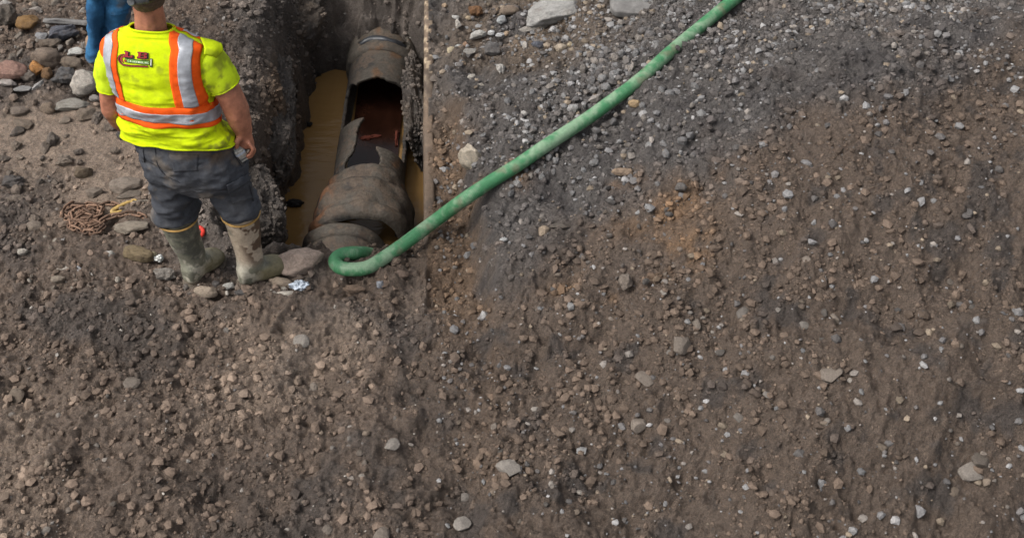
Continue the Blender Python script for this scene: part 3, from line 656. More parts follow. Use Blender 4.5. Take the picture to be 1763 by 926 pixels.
STONES = [  # px, py, width, height in photo pixels, kind, turn, colour, name, label
 (50, 42, 42, 30, 'a', 20, (0.20, 0.115, 0.045), 'rock', 'rust-brown blocky rock in the upper left rubble'),
 (58, 16, 30, 11, 's', 5, (0.27, 0.24, 0.215), 'flat_stone', 'flat pale stone above the rust-brown blocky rock'),
 (12, 30, 44, 40, 'g', 0, (0.105, 0.088, 0.072), 'boulder', 'dark grey-brown boulder at the upper left edge'),
 (12, 8, 22, 14, 'a', 30, (0.30, 0.28, 0.26), 'rock', 'pale grey rock in the top left corner'),
 (110, 56, 54, 28, 'g', 22, (0.080, 0.083, 0.098), 'rock', 'jagged blue-grey rock leaning against a thin pale slab'),
 (72, 61, 26, 16, 's', -20, (0.22, 0.22, 0.225), 'flat_stone', 'small grey flat stone left of the jagged blue-grey rock'),
 (80, 99, 54, 34, 'r', 5, (0.155, 0.118, 0.09), 'boulder', 'rounded brown boulder with a pale rim behind the orange block'),
 (86, 76, 40, 16, 'g', 0, (0.14, 0.11, 0.085), 'rock', 'lumpy brown rock just behind the rounded brown boulder'),
 (126, 108, 42, 22, 'r', -8, (0.16, 0.125, 0.095), 'rock', 'grey-brown stone between the rounded boulder and the second worker'),
 (133, 88, 34, 15, 's', 4, (0.43, 0.41, 0.385), 'rock', 'white stone beside the second worker\'s foot'),
 (22, 122, 60, 34, 'r', -10, (0.245, 0.145, 0.115), 'boulder', 'smooth pinkish boulder at the left edge'),
 (66, 119, 26, 24, 'a', 30, (0.36, 0.17, 0.055), 'rock', 'bright orange square-edged block of stone'),
 (82, 126, 22, 20, 'a', -15, (0.15, 0.085, 0.04), 'rock', 'dark orange-brown broken stone against the orange block'),
 (48, 131, 30, 20, 'g', 0, (0.14, 0.118, 0.10), 'rock', 'grey-brown lump in front of the pinkish boulder'),
 (14, 141, 32, 14, 's', -8, (0.30, 0.27, 0.25), 'flat_stone', 'pale flat stone under the pinkish boulder'),
 (114, 131, 50, 28, 'g', 0, (0.082, 0.078, 0.077), 'rock', 'dark gritty lump of asphalt left of the big white boulder'),
 (148, 143, 50, 44, 'r', 30, (0.40, 0.36, 0.315), 'boulder', 'big whitish boulder beside the worker\'s left sleeve'),
 (66, 147, 26, 12, 'a', 40, (0.32, 0.31, 0.30), 'flat_stone', 'pale wedge-shaped stone below the orange block'),
 (38, 152, 34, 10, 's', -5, (0.22, 0.215, 0.21), 'flat_stone', 'long grey flat stone below the pinkish boulder'),
 (126, 179, 64, 22, 's', 8, (0.215, 0.20, 0.175), 'flat_stone', 'long grey slab with a pale end, beside the worker\'s left arm'),
 (84, 186, 28, 20, 'a', -10, (0.165, 0.125, 0.092), 'rock', 'brown angular stone touching the long grey slab'),
 (152, 197, 40, 22, 'a', 10, (0.165, 0.13, 0.10), 'rock', 'brown flat-topped stone below the long grey slab'),
 (164, 169, 20, 12, 'r', 0, (0.24, 0.22, 0.20), 'rock', 'small grey stone tucked under the big whitish boulder'),
 (36, 192, 34, 16, 'r', 0, (0.15, 0.12, 0.098), 'rock', 'muddy rounded stone left of the brown angular stone'),
 (213, 232, 16, 24, 'r', 80, (0.068, 0.062, 0.06), 'rock', 'dark rounded stone beside the worker\'s left hip'),
 (40, 212, 40, 16, 's', -20, (0.135, 0.105, 0.08), 'flat_stone', 'thin brown mud slab lying tilted at the left'),
 (145, 295, 32, 21, 'a', 10, (0.105, 0.078, 0.052), 'rock', 'dark brown stone alone on the smooth pale mud'),
 (217, 316, 56, 28, 's', 6, (0.19, 0.155, 0.125), 'flat_stone', 'broad brown flat stone beside the worker\'s left thigh'),
 (222, 334, 44, 14, 's', 10, (0.14, 0.115, 0.092), 'flat_stone', 'lower brown slab sticking out beneath the broad flat stone'),
 (25, 313, 42, 26, 'g', 10, (0.078, 0.070, 0.066), 'rock', 'dark grey rough rock at the left edge, level with the worker\'s thighs'),
 (62, 390, 36, 24, 'r', -20, (0.155, 0.125, 0.10), 'rock', 'muddy brown stone left of the chain pile'),
 (34, 342, 44, 20, 'g', 0, (0.14, 0.112, 0.09), 'rock', 'muddy lump under the dark rough rock at the left'),
 (227, 389, 60, 20, 's', 4, (0.225, 0.19, 0.15), 'flat_stone', 'long pale brown flat stone under the end of the chain'),
 (240, 437, 56, 25, 'r', -12, (0.165, 0.125, 0.072), 'rock', 'long rounded brown stone left of the left boot'),
 (265, 438, 12, 12, 'r', 0, (0.36, 0.31, 0.20), 'pebble', 'cream pebble touching the long rounded brown stone'),
 (40, 433, 19, 11, 'r', 0, (0.33, 0.30, 0.26), 'pebble', 'smooth pale oval pebble alone at the lower left'),
 (189, 436, 19, 11, 'a', 0, (0.38, 0.36, 0.33), 'pebble', 'white chipped stone midway below the chain pile'),
 (104, 411, 16, 7, 's', 0, (0.40, 0.385, 0.37), 'pebble', 'flat white chip just below the chain pile'),
 (50, 378, 24, 10, 's', -10, (0.42, 0.39, 0.34), 'pebble', 'white flaky stone above the muddy brown stone'),
 (110, 461, 30, 8, 's', 5, (0.33, 0.30, 0.26), 'pebble', 'long pale splinter of stone at the lower left'),
 (136, 463, 14, 10, 'a', -45, (0.40, 0.40, 0.41), 'pebble', 'pale grey shard leaning on the long splinter'),
 (101, 480, 26, 12, 'r', 0, (0.20, 0.165, 0.13), 'rock', 'tan muddy stone near the lower left'),
 (285, 472, 40, 22, 'g', 0, (0.19, 0.17, 0.15), 'rock', 'crumbly grey lump just left of the left boot heel'),
 (355, 501, 42, 22, 'r', 0, (0.30, 0.24, 0.185), 'cobble', 'rounded tan cobble between and in front of the boots'),
 (394, 491, 22, 12, 'r', 10, (0.42, 0.40, 0.37), 'pebble', 'white rounded pebble just left of the right boot heel'),
 (372, 489, 14, 12, 'r', 0, (0.11, 0.10, 0.095), 'pebble', 'small dark stone between the two boots'),
 (428, 503, 50, 16, 'g', 0, (0.085, 0.080, 0.078), 'rock', 'dark grey lump right below the right boot heel'),
 (520, 452, 80, 46, 'r', 6, (0.33, 0.255, 0.21), 'boulder', 'large pinkish-grey cobble beside the bent end of the hose'),
 (484, 486, 46, 20, 'r', -10, (0.235, 0.185, 0.14), 'cobble', 'tan cobble in front of the right boot toe'),
 (492, 505, 36, 12, 'r', 0, (0.38, 0.345, 0.30), 'cobble', 'pale cobble below the crumpled wrapper'),
 (655, 488, 15, 15, 'a', 20, (0.215, 0.225, 0.25), 'pebble', 'blue-grey pebble on the mud below the hose'),
 (610, 496, 40, 18, 'g', 0, (0.15, 0.105, 0.075), 'rock', 'brown clod below the bent end of the hose'),
 (690, 472, 30, 16, 'r', 0, (0.14, 0.10, 0.078), 'rock', 'muddy stone between the hose and the steel sheet'),
 (812, 271, 40, 46, 'a', 60, (0.40, 0.345, 0.275), 'boulder', 'large cream-white rock set in the clay edge above the hose'),
 (952, 18, 118, 46, 's', 26, (0.30, 0.29, 0.275), 'slab', 'large pale broken slab at the top of the gravel bank'),
 (920, 46, 62, 14, 's', 32, (0.29, 0.265, 0.235), 'slab', 'narrow pale shard lying just below the large broken slab'),
 (863, 34, 19, 15, 'r', 25, (0.40, 0.41, 0.44), 'pebble', 'bluish-white oval pebble near the top of the bank'),
 (819, 20, 26, 18, 'g', 0, (0.165, 0.085, 0.04), 'rock', 'rust-brown crumbly lump near the top of the steel sheet'),
 (877, 18, 36, 17, 'r', 8, (0.215, 0.165, 0.125), 'rock', 'brown rounded stone above the bluish-white pebble'),
 (789, 43, 11, 16, 'a', 20, (0.42, 0.38, 0.34), 'pebble', 'cream chip of stone left of the bluish-white pebble'),
 (784, 29, 14, 8, 's', -15, (0.38, 0.37, 0.35), 'pebble', 'flat white chip close to the top of the steel sheet'),
 (807, 31, 12, 8, 'r', 0, (0.33, 0.26, 0.18), 'pebble', 'tan pebble under the rust-brown crumbly lump'),
 (823, 60, 30, 15, 'a', 15, (0.36, 0.35, 0.325), 'rock', 'pale grey long stone in the cluster below the bluish-white pebble'),
 (846, 57, 13, 9, 'r', -15, (0.44, 0.45, 0.46), 'pebble', 'white oval pebble right of the pale grey long stone'),
 (861, 61, 17, 9, 'a', 10, (0.43, 0.44, 0.45), 'pebble', 'white angular pebble at the right end of the pale cluster'),
 (777, 87, 15, 12, 'r', 0, (0.38, 0.32, 0.22), 'pebble', 'rounded cream pebble next to the steel sheet'),
 (789, 80, 13, 8, 'r', 0, (0.32, 0.32, 0.31), 'pebble', 'grey pebble touching the pinkish one'),
 (802, 78, 12, 10, 'a', 0, (0.29, 0.18, 0.12), 'pebble', 'pinkish-orange pebble above the flat grey stone'),
 (803, 89, 34, 11, 's', 3, (0.24, 0.225, 0.205), 'flat_stone', 'flat grey stone on top of the dark overhang'),
 (848, 84, 30, 22, 'a', -20, (0.115, 0.108, 0.105), 'rock', 'dark angular stone right of the overhang'),
 (904, 80, 10, 16, 'a', 5, (0.36, 0.33, 0.30), 'pebble', 'upright pale chip left of the dark blue-grey stone'),
 (926, 78, 26, 20, 'g', 0, (0.095, 0.10, 0.12), 'rock', 'dark blue-grey stone in the middle of the upper bank'),
 (964, 83, 24, 16, 'r', 0, (0.35, 0.29, 0.225), 'rock', 'cream rounded stone with a dark pit above the gravel slope'),
 (981, 77, 9, 11, 'r', 60, (0.38, 0.31, 0.21), 'pebble', 'small curved tan pebble beside the pitted cream stone'),
 (916, 113, 11, 8, 'r', 0, (0.40, 0.385, 0.37), 'pebble', 'single white pebble at the top of the bare dark slope'),
 (812, 133, 15, 10, 'r', 15, (0.37, 0.34, 0.30), 'pebble', 'pale pebble below the dark overhang'),
 (820, 145, 36, 10, 's', 10, (0.40, 0.36, 0.31), 'flat_stone', 'whitish crumbled patch of stone above the clay edge'),
 (862, 122, 16, 22, 'g', 0, (0.42, 0.39, 0.36), 'rock', 'whitish crumbly stone on the ridge of the bank'),
 (902, 196, 10, 12, 'a', 45, (0.38, 0.36, 0.34), 'pebble', 'thin pale shard alone on the bare dark slope'),
 (1092, 178, 23, 15, 'r', 4, (0.34, 0.24, 0.14), 'pebble', 'tan oval stone just below the green hose'),
 (1072, 295, 40, 15, 'r', -4, (0.26, 0.19, 0.135), 'rock', 'long tan stone in the gravel right of the middle'),
 (1024, 169, 24, 14, 'a', 15, (0.30, 0.27, 0.25), 'rock', 'pinkish-grey stone touching the upper side of the hose'),
 (867, 412, 16, 9, 'r', 15, (0.46, 0.44, 0.41), 'pebble', 'white oval pebble on the lower bank'),
 (936, 398, 19, 19, 'r', 0, (0.27, 0.21, 0.155), 'pebble', 'round tan stone on the lower bank'),
 (962, 388, 38, 9, 's', -4, (0.10, 0.085, 0.072), 'flat_stone', 'dark stick-like stone beside the round tan stone'),
 (1077, 483, 24, 26, 'a', 30, (0.18, 0.15, 0.125), 'rock', 'grey-brown block of stone at the lower right'),
 (1172, 322, 20, 16, 'a', 10, (0.115, 0.105, 0.098), 'rock', 'dark stone high on the right edge of the bank'),
 (1112, 484, 14, 11, 'a', 0, (0.075, 0.068, 0.062), 'pebble', 'small dark stone right of the grey-brown block'),
 (1130, 480, 16, 12, 'a', 40, (0.17, 0.125, 0.088), 'pebble', 'small brown stone second right of the grey-brown block'),
 (1100, 42, 0, 0, None, 0, None, None, None),
]
def put_stone(me, px, py, w, h, turn, c, name, hp=None, sink=0.35, group=None, label=None, cat='stone', flat=False):
    P = hit(px, py)[0] if hp is None else hp
    sc = depth_scale(P); a = w / sc / 2; t = h / sc
    if flat: b, cz = t * 0.66, t * 0.40
    else: b, cz = t * 0.50, t * 0.56
    o = bpy.data.objects.new(name, me); col.objects.link(o)
    o.rotation_euler = (random.uniform(-0.12, 0.12), random.uniform(-0.12, 0.12), R(turn))
    o.scale = (a, max(b, 0.004), max(cz, 0.003)); o.location = (P[0], P[1], P[2] + cz * (1 - 2 * sink) - cz * 0.1)
    o.color = (*[min(0.62, v * 1.5) for v in c], 1)
    return tag(o, label, cat, group)
ALL = [s for s in STONES if s[4]]
HP = hit([s[0] for s in ALL], [s[1] + s[3] * 0.22 for s in ALL])
CATS = dict(rock='rock', flat_stone='flat stone', boulder='boulder', pebble='pebble', cobble='cobble', slab='stone slab')
for i, (px, py, w, h, k, turn, c, name, label) in enumerate(ALL):
    put_stone(KIND[k][i % len(KIND[k])], px, py, w, h, turn, c, name, HP[i], 0.18, None, label, CATS[name], k == 's')

# thin slab and concrete slab, squared
def slab(name, px, py, half, turn, tilt, mat, label, cat, seed, lift=0.0):
    V, Fc = ico(4); V = np.sign(V) * np.abs(V) ** 0.32; V = V / np.abs(V).max(0); V = V * np.array(half)
    V = V + 0.006 * np.stack([fbm3(V, 18, 3, seed), fbm3(V, 18, 3, seed + 1), fbm3(V, 18, 3, seed + 2)], 1)
    P = hit(px, py)[0]
    o = obj(name, mesh_np(name, V, Fc), mat); o.location = P + np.array([0, 0, lift]); o.rotation_euler = (R(tilt[0]), R(tilt[1]), R(turn))
    return tag(o, label, cat)
slab('slab', 116, 44, (0.135, 0.022, 0.012), -4, (-20, 2), M['concrete'], 'long thin pale slab edge behind the jagged blue-grey rock', 'stone slab', 760, 0.03)
slab('concrete_slab', 1106, 2, (0.185, 0.12, 0.03), -3, (10, 0), M['concrete'], 'flat grey concrete slab at the top right of the bank', 'concrete slab', 770, 0.0)

# scattered stones one can pick out, each its own object
def scatter(n, zone, wr, cols, label, group, name='stone', kinds='aar', seed=0, cat='stone'):
    r_ = np.random.default_rng(seed); pts = []
    tries = 0
    while len(pts) < n and tries < 40000:
        tries += 1
        px = r_.uniform(zone[0], zone[1]); py = r_.uniform(zone[2], zone[3])
        if not zone[4](px, py): continue
        if any((px - q[0]) ** 2 + ((py - q[1]) * 1.3) ** 2 < (0.55 * (q[2] + 8)) ** 2 for q in pts): continue
        pts.append((px, py, r_.uniform(*wr)))
    H = hit([p[0] for p in pts], [p[1] for p in pts])
    for (px, py, w), P in zip(pts, H):
        k = kinds[r_.integers(len(kinds))]; c = np.array(cols[r_.integers(len(cols))]) * r_.uniform(0.75, 1.2)
        put_stone(KIND[k][r_.integers(len(KIND[k]))], px, py, w, w * r_.uniform(0.55, 0.85), r_.uniform(0, 180), c, name, P, 0.28, group, label, cat)
def hose_y(px): return np.interp(px, [580, 740, 850, 1000, 1200], [460, 389, 310, 211, 51])
GREY = [(0.19, 0.186, 0.186), (0.155, 0.15, 0.15), (0.25, 0.243, 0.24), (0.13, 0.122, 0.12), (0.20, 0.178, 0.16)]
scatter(50, (985, 1200, 5, 190, lambda x, y: y < hose_y(x) - 22 and y > 135 - (x - 960) * 0.55), (11, 22), GREY, 'small pale grey crushed stone in the gravel above the green hose', 'crushed stones above the hose', seed=801)
scatter(42, (1010, 1200, 95, 290, lambda x, y: y > hose_y(x) + 24 and y < 330 - (x - 1000) * 0.25), (10, 19), GREY, 'small grey crushed stone in the gravel right of and below the hose', 'crushed stones below the hose', seed=802)
scatter(34, (830, 960, 235, 335, lambda x, y: hose_y(x) + 17 < y < hose_y(x) + 55), (9, 17), GREY, 'pale grey stone in the strip of gravel along the underside of the hose', 'stones along the underside of the hose', seed=803)
scatter(10, (858, 905, 255, 275, lambda x, y: y < hose_y(x) - 16), (8, 14), GREY[:3], 'white-grey stone piled against the upper side of the hose', 'stones piled on the upper side of the hose', seed=804)
scatter(16, (752, 790, 395, 450, lambda x, y: y > hose_y(x) + 22), (6, 11), GREY, 'small grey stone in the pocket between the steel sheet and the clay edge', 'stones in the pocket by the steel sheet', seed=805)
scatter(26, (860, 1190, 340, 500, lambda x, y: True), (7, 13), [(0.16, 0.13, 0.105), (0.20, 0.16, 0.13), (0.11, 0.095, 0.085)], 'brown stone half sunk in the soil of the lower right bank', 'stones in the lower right soil', seed=806)
scatter(26, (755, 960, 5, 130, lambda x, y: True), (6, 11), GREY + [(0.30, 0.22, 0.15)], 'little mixed pebble on the brown soil at the top of the bank', 'pebbles at the top of the bank', seed=807)
scatter(40, (5, 145, 5, 105, lambda x, y: True), (8, 20), [(0.26, 0.235, 0.21), (0.15, 0.13, 0.11), (0.20, 0.17, 0.14)], 'small stone among the boulders of the upper left rubble', 'stones in the upper left rubble', seed=808, kinds='asg')
scatter(30, (5, 300, 405, 500, lambda x, y: True), (6, 13), [(0.28, 0.25, 0.21), (0.19, 0.155, 0.125), (0.14, 0.115, 0.095)], 'small stone pressed into the brown mud at the lower left', 'stones in the lower left mud', seed=809)
scatter(26, (5, 205, 195, 420, lambda x, y: not (100 < x < 250 and 340 < y < 410)), (12, 34), [(0.145, 0.115, 0.092), (0.18, 0.145, 0.115), (0.11, 0.09, 0.075)], 'flat muddy slab lying in the trodden mud left of the worker', 'muddy slabs left of the worker', 'flat_stone', 'sg', 820, 'flat stone')
scatter(22, (330, 470, 5, 130, lambda x, y: True), (6, 12), [(0.27, 0.25, 0.235), (0.20, 0.18, 0.165)], 'grey stone on the gravelly slope behind the worker\'s right shoulder', 'stones behind the worker', seed=810)
scatter(12, (300, 540, 485, 505, lambda x, y: True), (10, 20), [(0.27, 0.23, 0.18), (0.36, 0.33, 0.29), (0.12, 0.105, 0.092)], 'small cobble on the muddy edge at the worker\'s feet', 'cobbles at the worker\'s feet', 'cobble', 'rra', 811, 'cobble')
EARTHY = [(0.17, 0.14, 0.115), (0.22, 0.195, 0.17), (0.10, 0.088, 0.078), (0.14, 0.11, 0.085)]
# slumped blocks of earth on the left bank
def earth_block(px, py, z, size, turn, tilt, seed, label):
    V, Fc = ico(6); V = np.sign(V) * np.abs(V) ** 0.8
    rg = 1 - 2 * np.abs(vn3(V * 2.2, seed)); rg2 = 1 - 2 * np.abs(vn3(V * 6.0 * np.array([1, 1, 1.8]), seed + 1))
    V = V * (1 + 0.20 * fbm3(V, 1.3, 3, seed + 2) + 0.05 * rg + 0.02 * rg2 + 0.05 * fbm3(V, 7, 5, seed + 3, 0.62))[:, None] * np.array(size)
    me = mesh_np('earth_block', V, Fc); N = normals_of(me)
    n1 = fbm3(V, 6, 4, seed + 5); n2 = fbm3(V, 22, 3, seed + 6)
    C = np.tile(np.array([[0.086, 0.072, 0.062]]), (len(V), 1)); C = C + (np.array([0.040, 0.034, 0.032]) - C) * (sstep(0.2, 0.9, n1 + 0.3 * n2) * 0.6)[:, None]; C = C + (np.array([0.10, 0.075, 0.055]) - C) * (sstep(0.2, 0.9, fbm3(V, 4, 3, seed + 8)) * 0.6)[:, None]
    wz = at(px, py, z)[2] + V[:, 2] + V[:, 0] * math.sin(-R(tilt[1])) - ZW; C = C + (np.array([0.036, 0.031, 0.028]) - C) * (sstep(0.30, 0.10, wz + 0.08 * n1) * 0.85)[:, None]
    set_col(me, 'soil', C); o = obj('earth_block', me, M['soil']); o.location = at(px, py, z); o.rotation_euler = (R(tilt[0]), R(tilt[1]), R(turn))
    M4 = Matrix.Translation(o.location) @ o.rotation_euler.to_matrix().to_4x4(); m3 = np.array(M4.to_3x3()); W = V @ m3.T + np.array(o.location); Nw = N @ m3.T
    k = np.where((Nw[:, 2] > 0.1) & (W[:, 2] > ZW + 0.03))[0]; k = rng.choice(k, min(len(k), 700), replace=False); BLOCK_PTS.append((W[k], C[k])); return tag(o, label, 'earth block')
BLOCK_PTS = []
earth_block(456, 225, -0.50, (0.160, 0.44, 0.31), 4, (6, 26), 2101, 'big rounded block of dark earth bulging over the water behind the right arm')
earth_block(437, 386, -0.48, (0.14, 0.25, 0.28), 12, (4, 16), 2111, 'lower dark earth block with a sheer face beside the right boot')
earth_block(500, 50, -0.42, (0.17, 0.30, 0.24), -30, (0, 25), 2121, 'craggy dark earth block at the far left corner of the trench')
earth_block(724, 195, -0.62, (0.075, 0.42, 0.24), 4, (0, -14), 2131, 'narrow shelf of dark earth between the pipe and the steel sheet')
# wet black clods standing in the water at the foot of the left bank
for i, (px, py, w, h, label) in enumerate(((507, 349, 34, 15, 'long black clod in the water below the dark bank face'), (541, 127, 26, 12, 'black clod at the water edge below the upper left bank'), (533, 213, 12, 9, 'small dark stone alone in the brown water'))):
    me = rock_mesh(900 + i, 4, 8, 0.2, 'clod'); me.materials.clear(); me.materials.append(M['wet_black'])
    P = at(px, py, ZW + 0.015); sc = depth_scale(P)
    o = bpy.data.objects.new('clod', me); col.objects.link(o); o.location = P; o.scale = (w / sc / 2, h / sc * 0.6, h / sc * 0.45); o.rotation_euler = (0, 0, R(10 * i))
    tag(o, label, 'clod')

# loose gravel and crumbs: uncountable
def loose(name, n, xr, yr, dens, rad, colf, seed, squash=(0.5, 0.9), kindlabel=None, sub=1):
    r_ = np.random.default_rng(seed)
    X = r_.uniform(*xr, n * 3); Y = r_.uniform(*yr, n * 3); k = r_.uniform(0, 1, n * 3) < dens(X, Y); X = X[k][:n]; Y = Y[k][:n]; n = len(X)
    Z = height(X, Y)
    base, Fc = ico(sub); m = len(base)
    s = rad[0] * (rad[1] / rad[0]) ** (r_.uniform(0, 1, n) ** 2.8)
    Vs = base[None] * (1 + r_.uniform(-0.28, 0.28, (n, m)) * (1 if sub == 1 else 0.22))[..., None]
    if sub > 1:
        for _ in range(7):
            nr = r_.normal(size=(n, 3)); nr /= np.linalg.norm(nr, axis=1)[:, None]; ex = (Vs * nr[:, None, :]).sum(-1) - r_.uniform(0.55, 0.9, n)[:, None]; Vs = Vs - (np.where(ex > 0, ex * 0.92, 0))[..., None] * nr[:, None, :]
    Vs = Vs * np.stack([r_.uniform(0.75, 1.25, n), r_.uniform(0.75, 1.25, n), r_.uniform(*squash, n)], 1)[:, None, :]
    a = r_.uniform(0, 6.28, n); b = r_.normal(0, 0.35, n)
    ca, sa = np.cos(a)[:, None], np.sin(a)[:, None]; cb, sb = np.cos(b)[:, None], np.sin(b)[:, None]
    x, y, z = Vs[..., 0], Vs[..., 1], Vs[..., 2]; y, z = y * cb - z * sb, y * sb + z * cb; x, y = x * ca - y * sa, x * sa + y * ca
    Vs = np.stack([x, y, z], -1) * s[:, None, None] + np.stack([X, Y, Z + s * (0.25 if sub == 1 else 0.05)], 1)[:, None, :]
    FF = (Fc[None] + (np.arange(n) * m)[:, None, None]).reshape(-1, 3)
    me = mesh_np(name, Vs.reshape(-1, 3), FF, False)
    C = colf(X, Y, Z, r_); set_col(me, 'tint', np.repeat(C, m, 0))
    o = obj(name, me, M['crumb']); tag(o, kindlabel[0], kindlabel[1], kind='stuff'); return o
def c_pal(pal, lo=0.6, hi=1.3):
    pal = np.array(pal)
    return lambda X, Y, Z, r_: pal[r_.integers(0, len(pal), len(X))] * r_.uniform(lo, hi, len(X))[:, None]
ug = G(1080, 110, 0.3)
def dens_right(X, Y):
    n = fbm(X, Y, 2.2, 3, 951); hx = np.interp(Y, [4.4, 6.3], [0.1, 1.5])
    up = sstep(0.3, 0.8, X) * sstep(4.7, 5.5, Y)
    return np.clip(0.12 + 0.9 * up * sstep(-0.4, 0.4, n) + 0.5 * np.exp(-((X - hx - 0.05) / 0.22) ** 2) * sstep(4.6, 4.8, Y) + 0.15 * sstep(0.2, 0.6, n), 0, 1) * (X > 0.03)
loose('gravel', 14500, (0.02, 3.5), (2.4, 7.3), dens_right, (0.004, 0.024), c_pal(GREY + [(0.11, 0.10, 0.095), (0.20, 0.16, 0.12), (0.085, 0.078, 0.075)]), 960, kindlabel=('loose crushed grey gravel spread over the right bank', 'gravel'))
def c_soil(f):
    return lambda X, Y, Z, r_: soil_colour(X, Y, Z) * r_.uniform(f[0], f[1], len(X))[:, None]
loose('soil_crumbs', 20000, (0.02, 3.5), (2.4, 7.3), lambda X, Y: np.clip(0.45 + 0.7 * fbm(X, Y, 2.2, 3, 955), 0.05, 1), (0.004, 0.024), c_soil((0.65, 1.35)), 961, kindlabel=('crumbs of dark soil covering the right bank', 'soil'))
def dens_left(X, Y): return np.clip(0.5 + 0.6 * fbm(X, Y, 3, 3, 957), 0.05, 1) * (1 - 0.93 * smooth_mask(X, Y)) * (trench_d(X, Y) > 0.03)
loose('mud_crumbs', 14000, (-3.0, -0.0), (2.4, 7.3), dens_left, (0.004, 0.026), c_soil((0.6, 1.35)), 962, kindlabel=('crumbs of brown mud over the left ground and bank', 'mud'))
loose('left_gravel', 3600, (-3.0, -0.0), (2.4, 7.2), lambda X, Y: dens_left(X, Y) * (0.25 + 0.75 * sstep(4.9, 5.6, Y)), (0.003, 0.011), c_pal([(0.23, 0.21, 0.19), (0.17, 0.15, 0.135), (0.29, 0.265, 0.235), (0.11, 0.10, 0.095)]), 963, kindlabel=('fine pale stone chips scattered over the left mud', 'gravel'))

loose('bank_crumbs', 3000, (-1.5, -0.04), (4.4, 7.2), lambda X, Y: sstep(0.6, 0.35, trench_d(X, Y)) * (trench_d(X, Y) > 0.04) * np.clip(0.5 + fbm(X, Y, 4, 2, 958), 0, 1), (0.006, 0.030), c_soil((0.6, 1.4)), 964, kindlabel=('dark lumps of earth crumbling down the trench bank', 'earth'))
def clods_on_blocks():
    P_ = np.vstack([b[0] for b in BLOCK_PTS]); C_ = np.vstack([b[1] for b in BLOCK_PTS]); n = len(P_); base, Fc = ico(1); m = len(base)
    s_ = 0.004 * (0.022 / 0.004) ** (rng.uniform(0, 1, n) ** 2.2); Vs = base[None] * (1 + rng.uniform(-0.3, 0.3, (n, m)))[..., None] * rng.uniform(0.6, 1.2, (n, 1, 3)) * s_[:, None, None] + P_[:, None, :]
    me = mesh_np('block_crumbs', Vs.reshape(-1, 3), (Fc[None] + (np.arange(n) * m)[:, None, None]).reshape(-1, 3), False); set_col(me, 'tint', np.repeat(C_ * rng.uniform(0.7, 1.6, (n, 1)), m, 0))
    tag(obj('block_crumbs', me, M['crumb']), 'grit and crumbs clinging to the earth blocks of the trench bank', 'earth', kind='stuff')
clods_on_blocks()
def dens_open(X, Y): return np.clip(0.2 + 1.2 * fbm(X, Y, 1.1, 3, 971), 0, 1) * ((Y < 3.9) | (X > 1.75)) * (np.abs(X) > 0.05)
loose('field_stones', 420, (-2.9, 3.5), (2.4, 7.2), dens_open, (0.012, 0.048), c_pal([(0.13, 0.108, 0.09), (0.16, 0.14, 0.122), (0.10, 0.088, 0.078), (0.14, 0.11, 0.085), (0.19, 0.17, 0.15)]), 965, (0.4, 0.8), ('stones strewn over the open soil around the dig', 'stones'), 3)
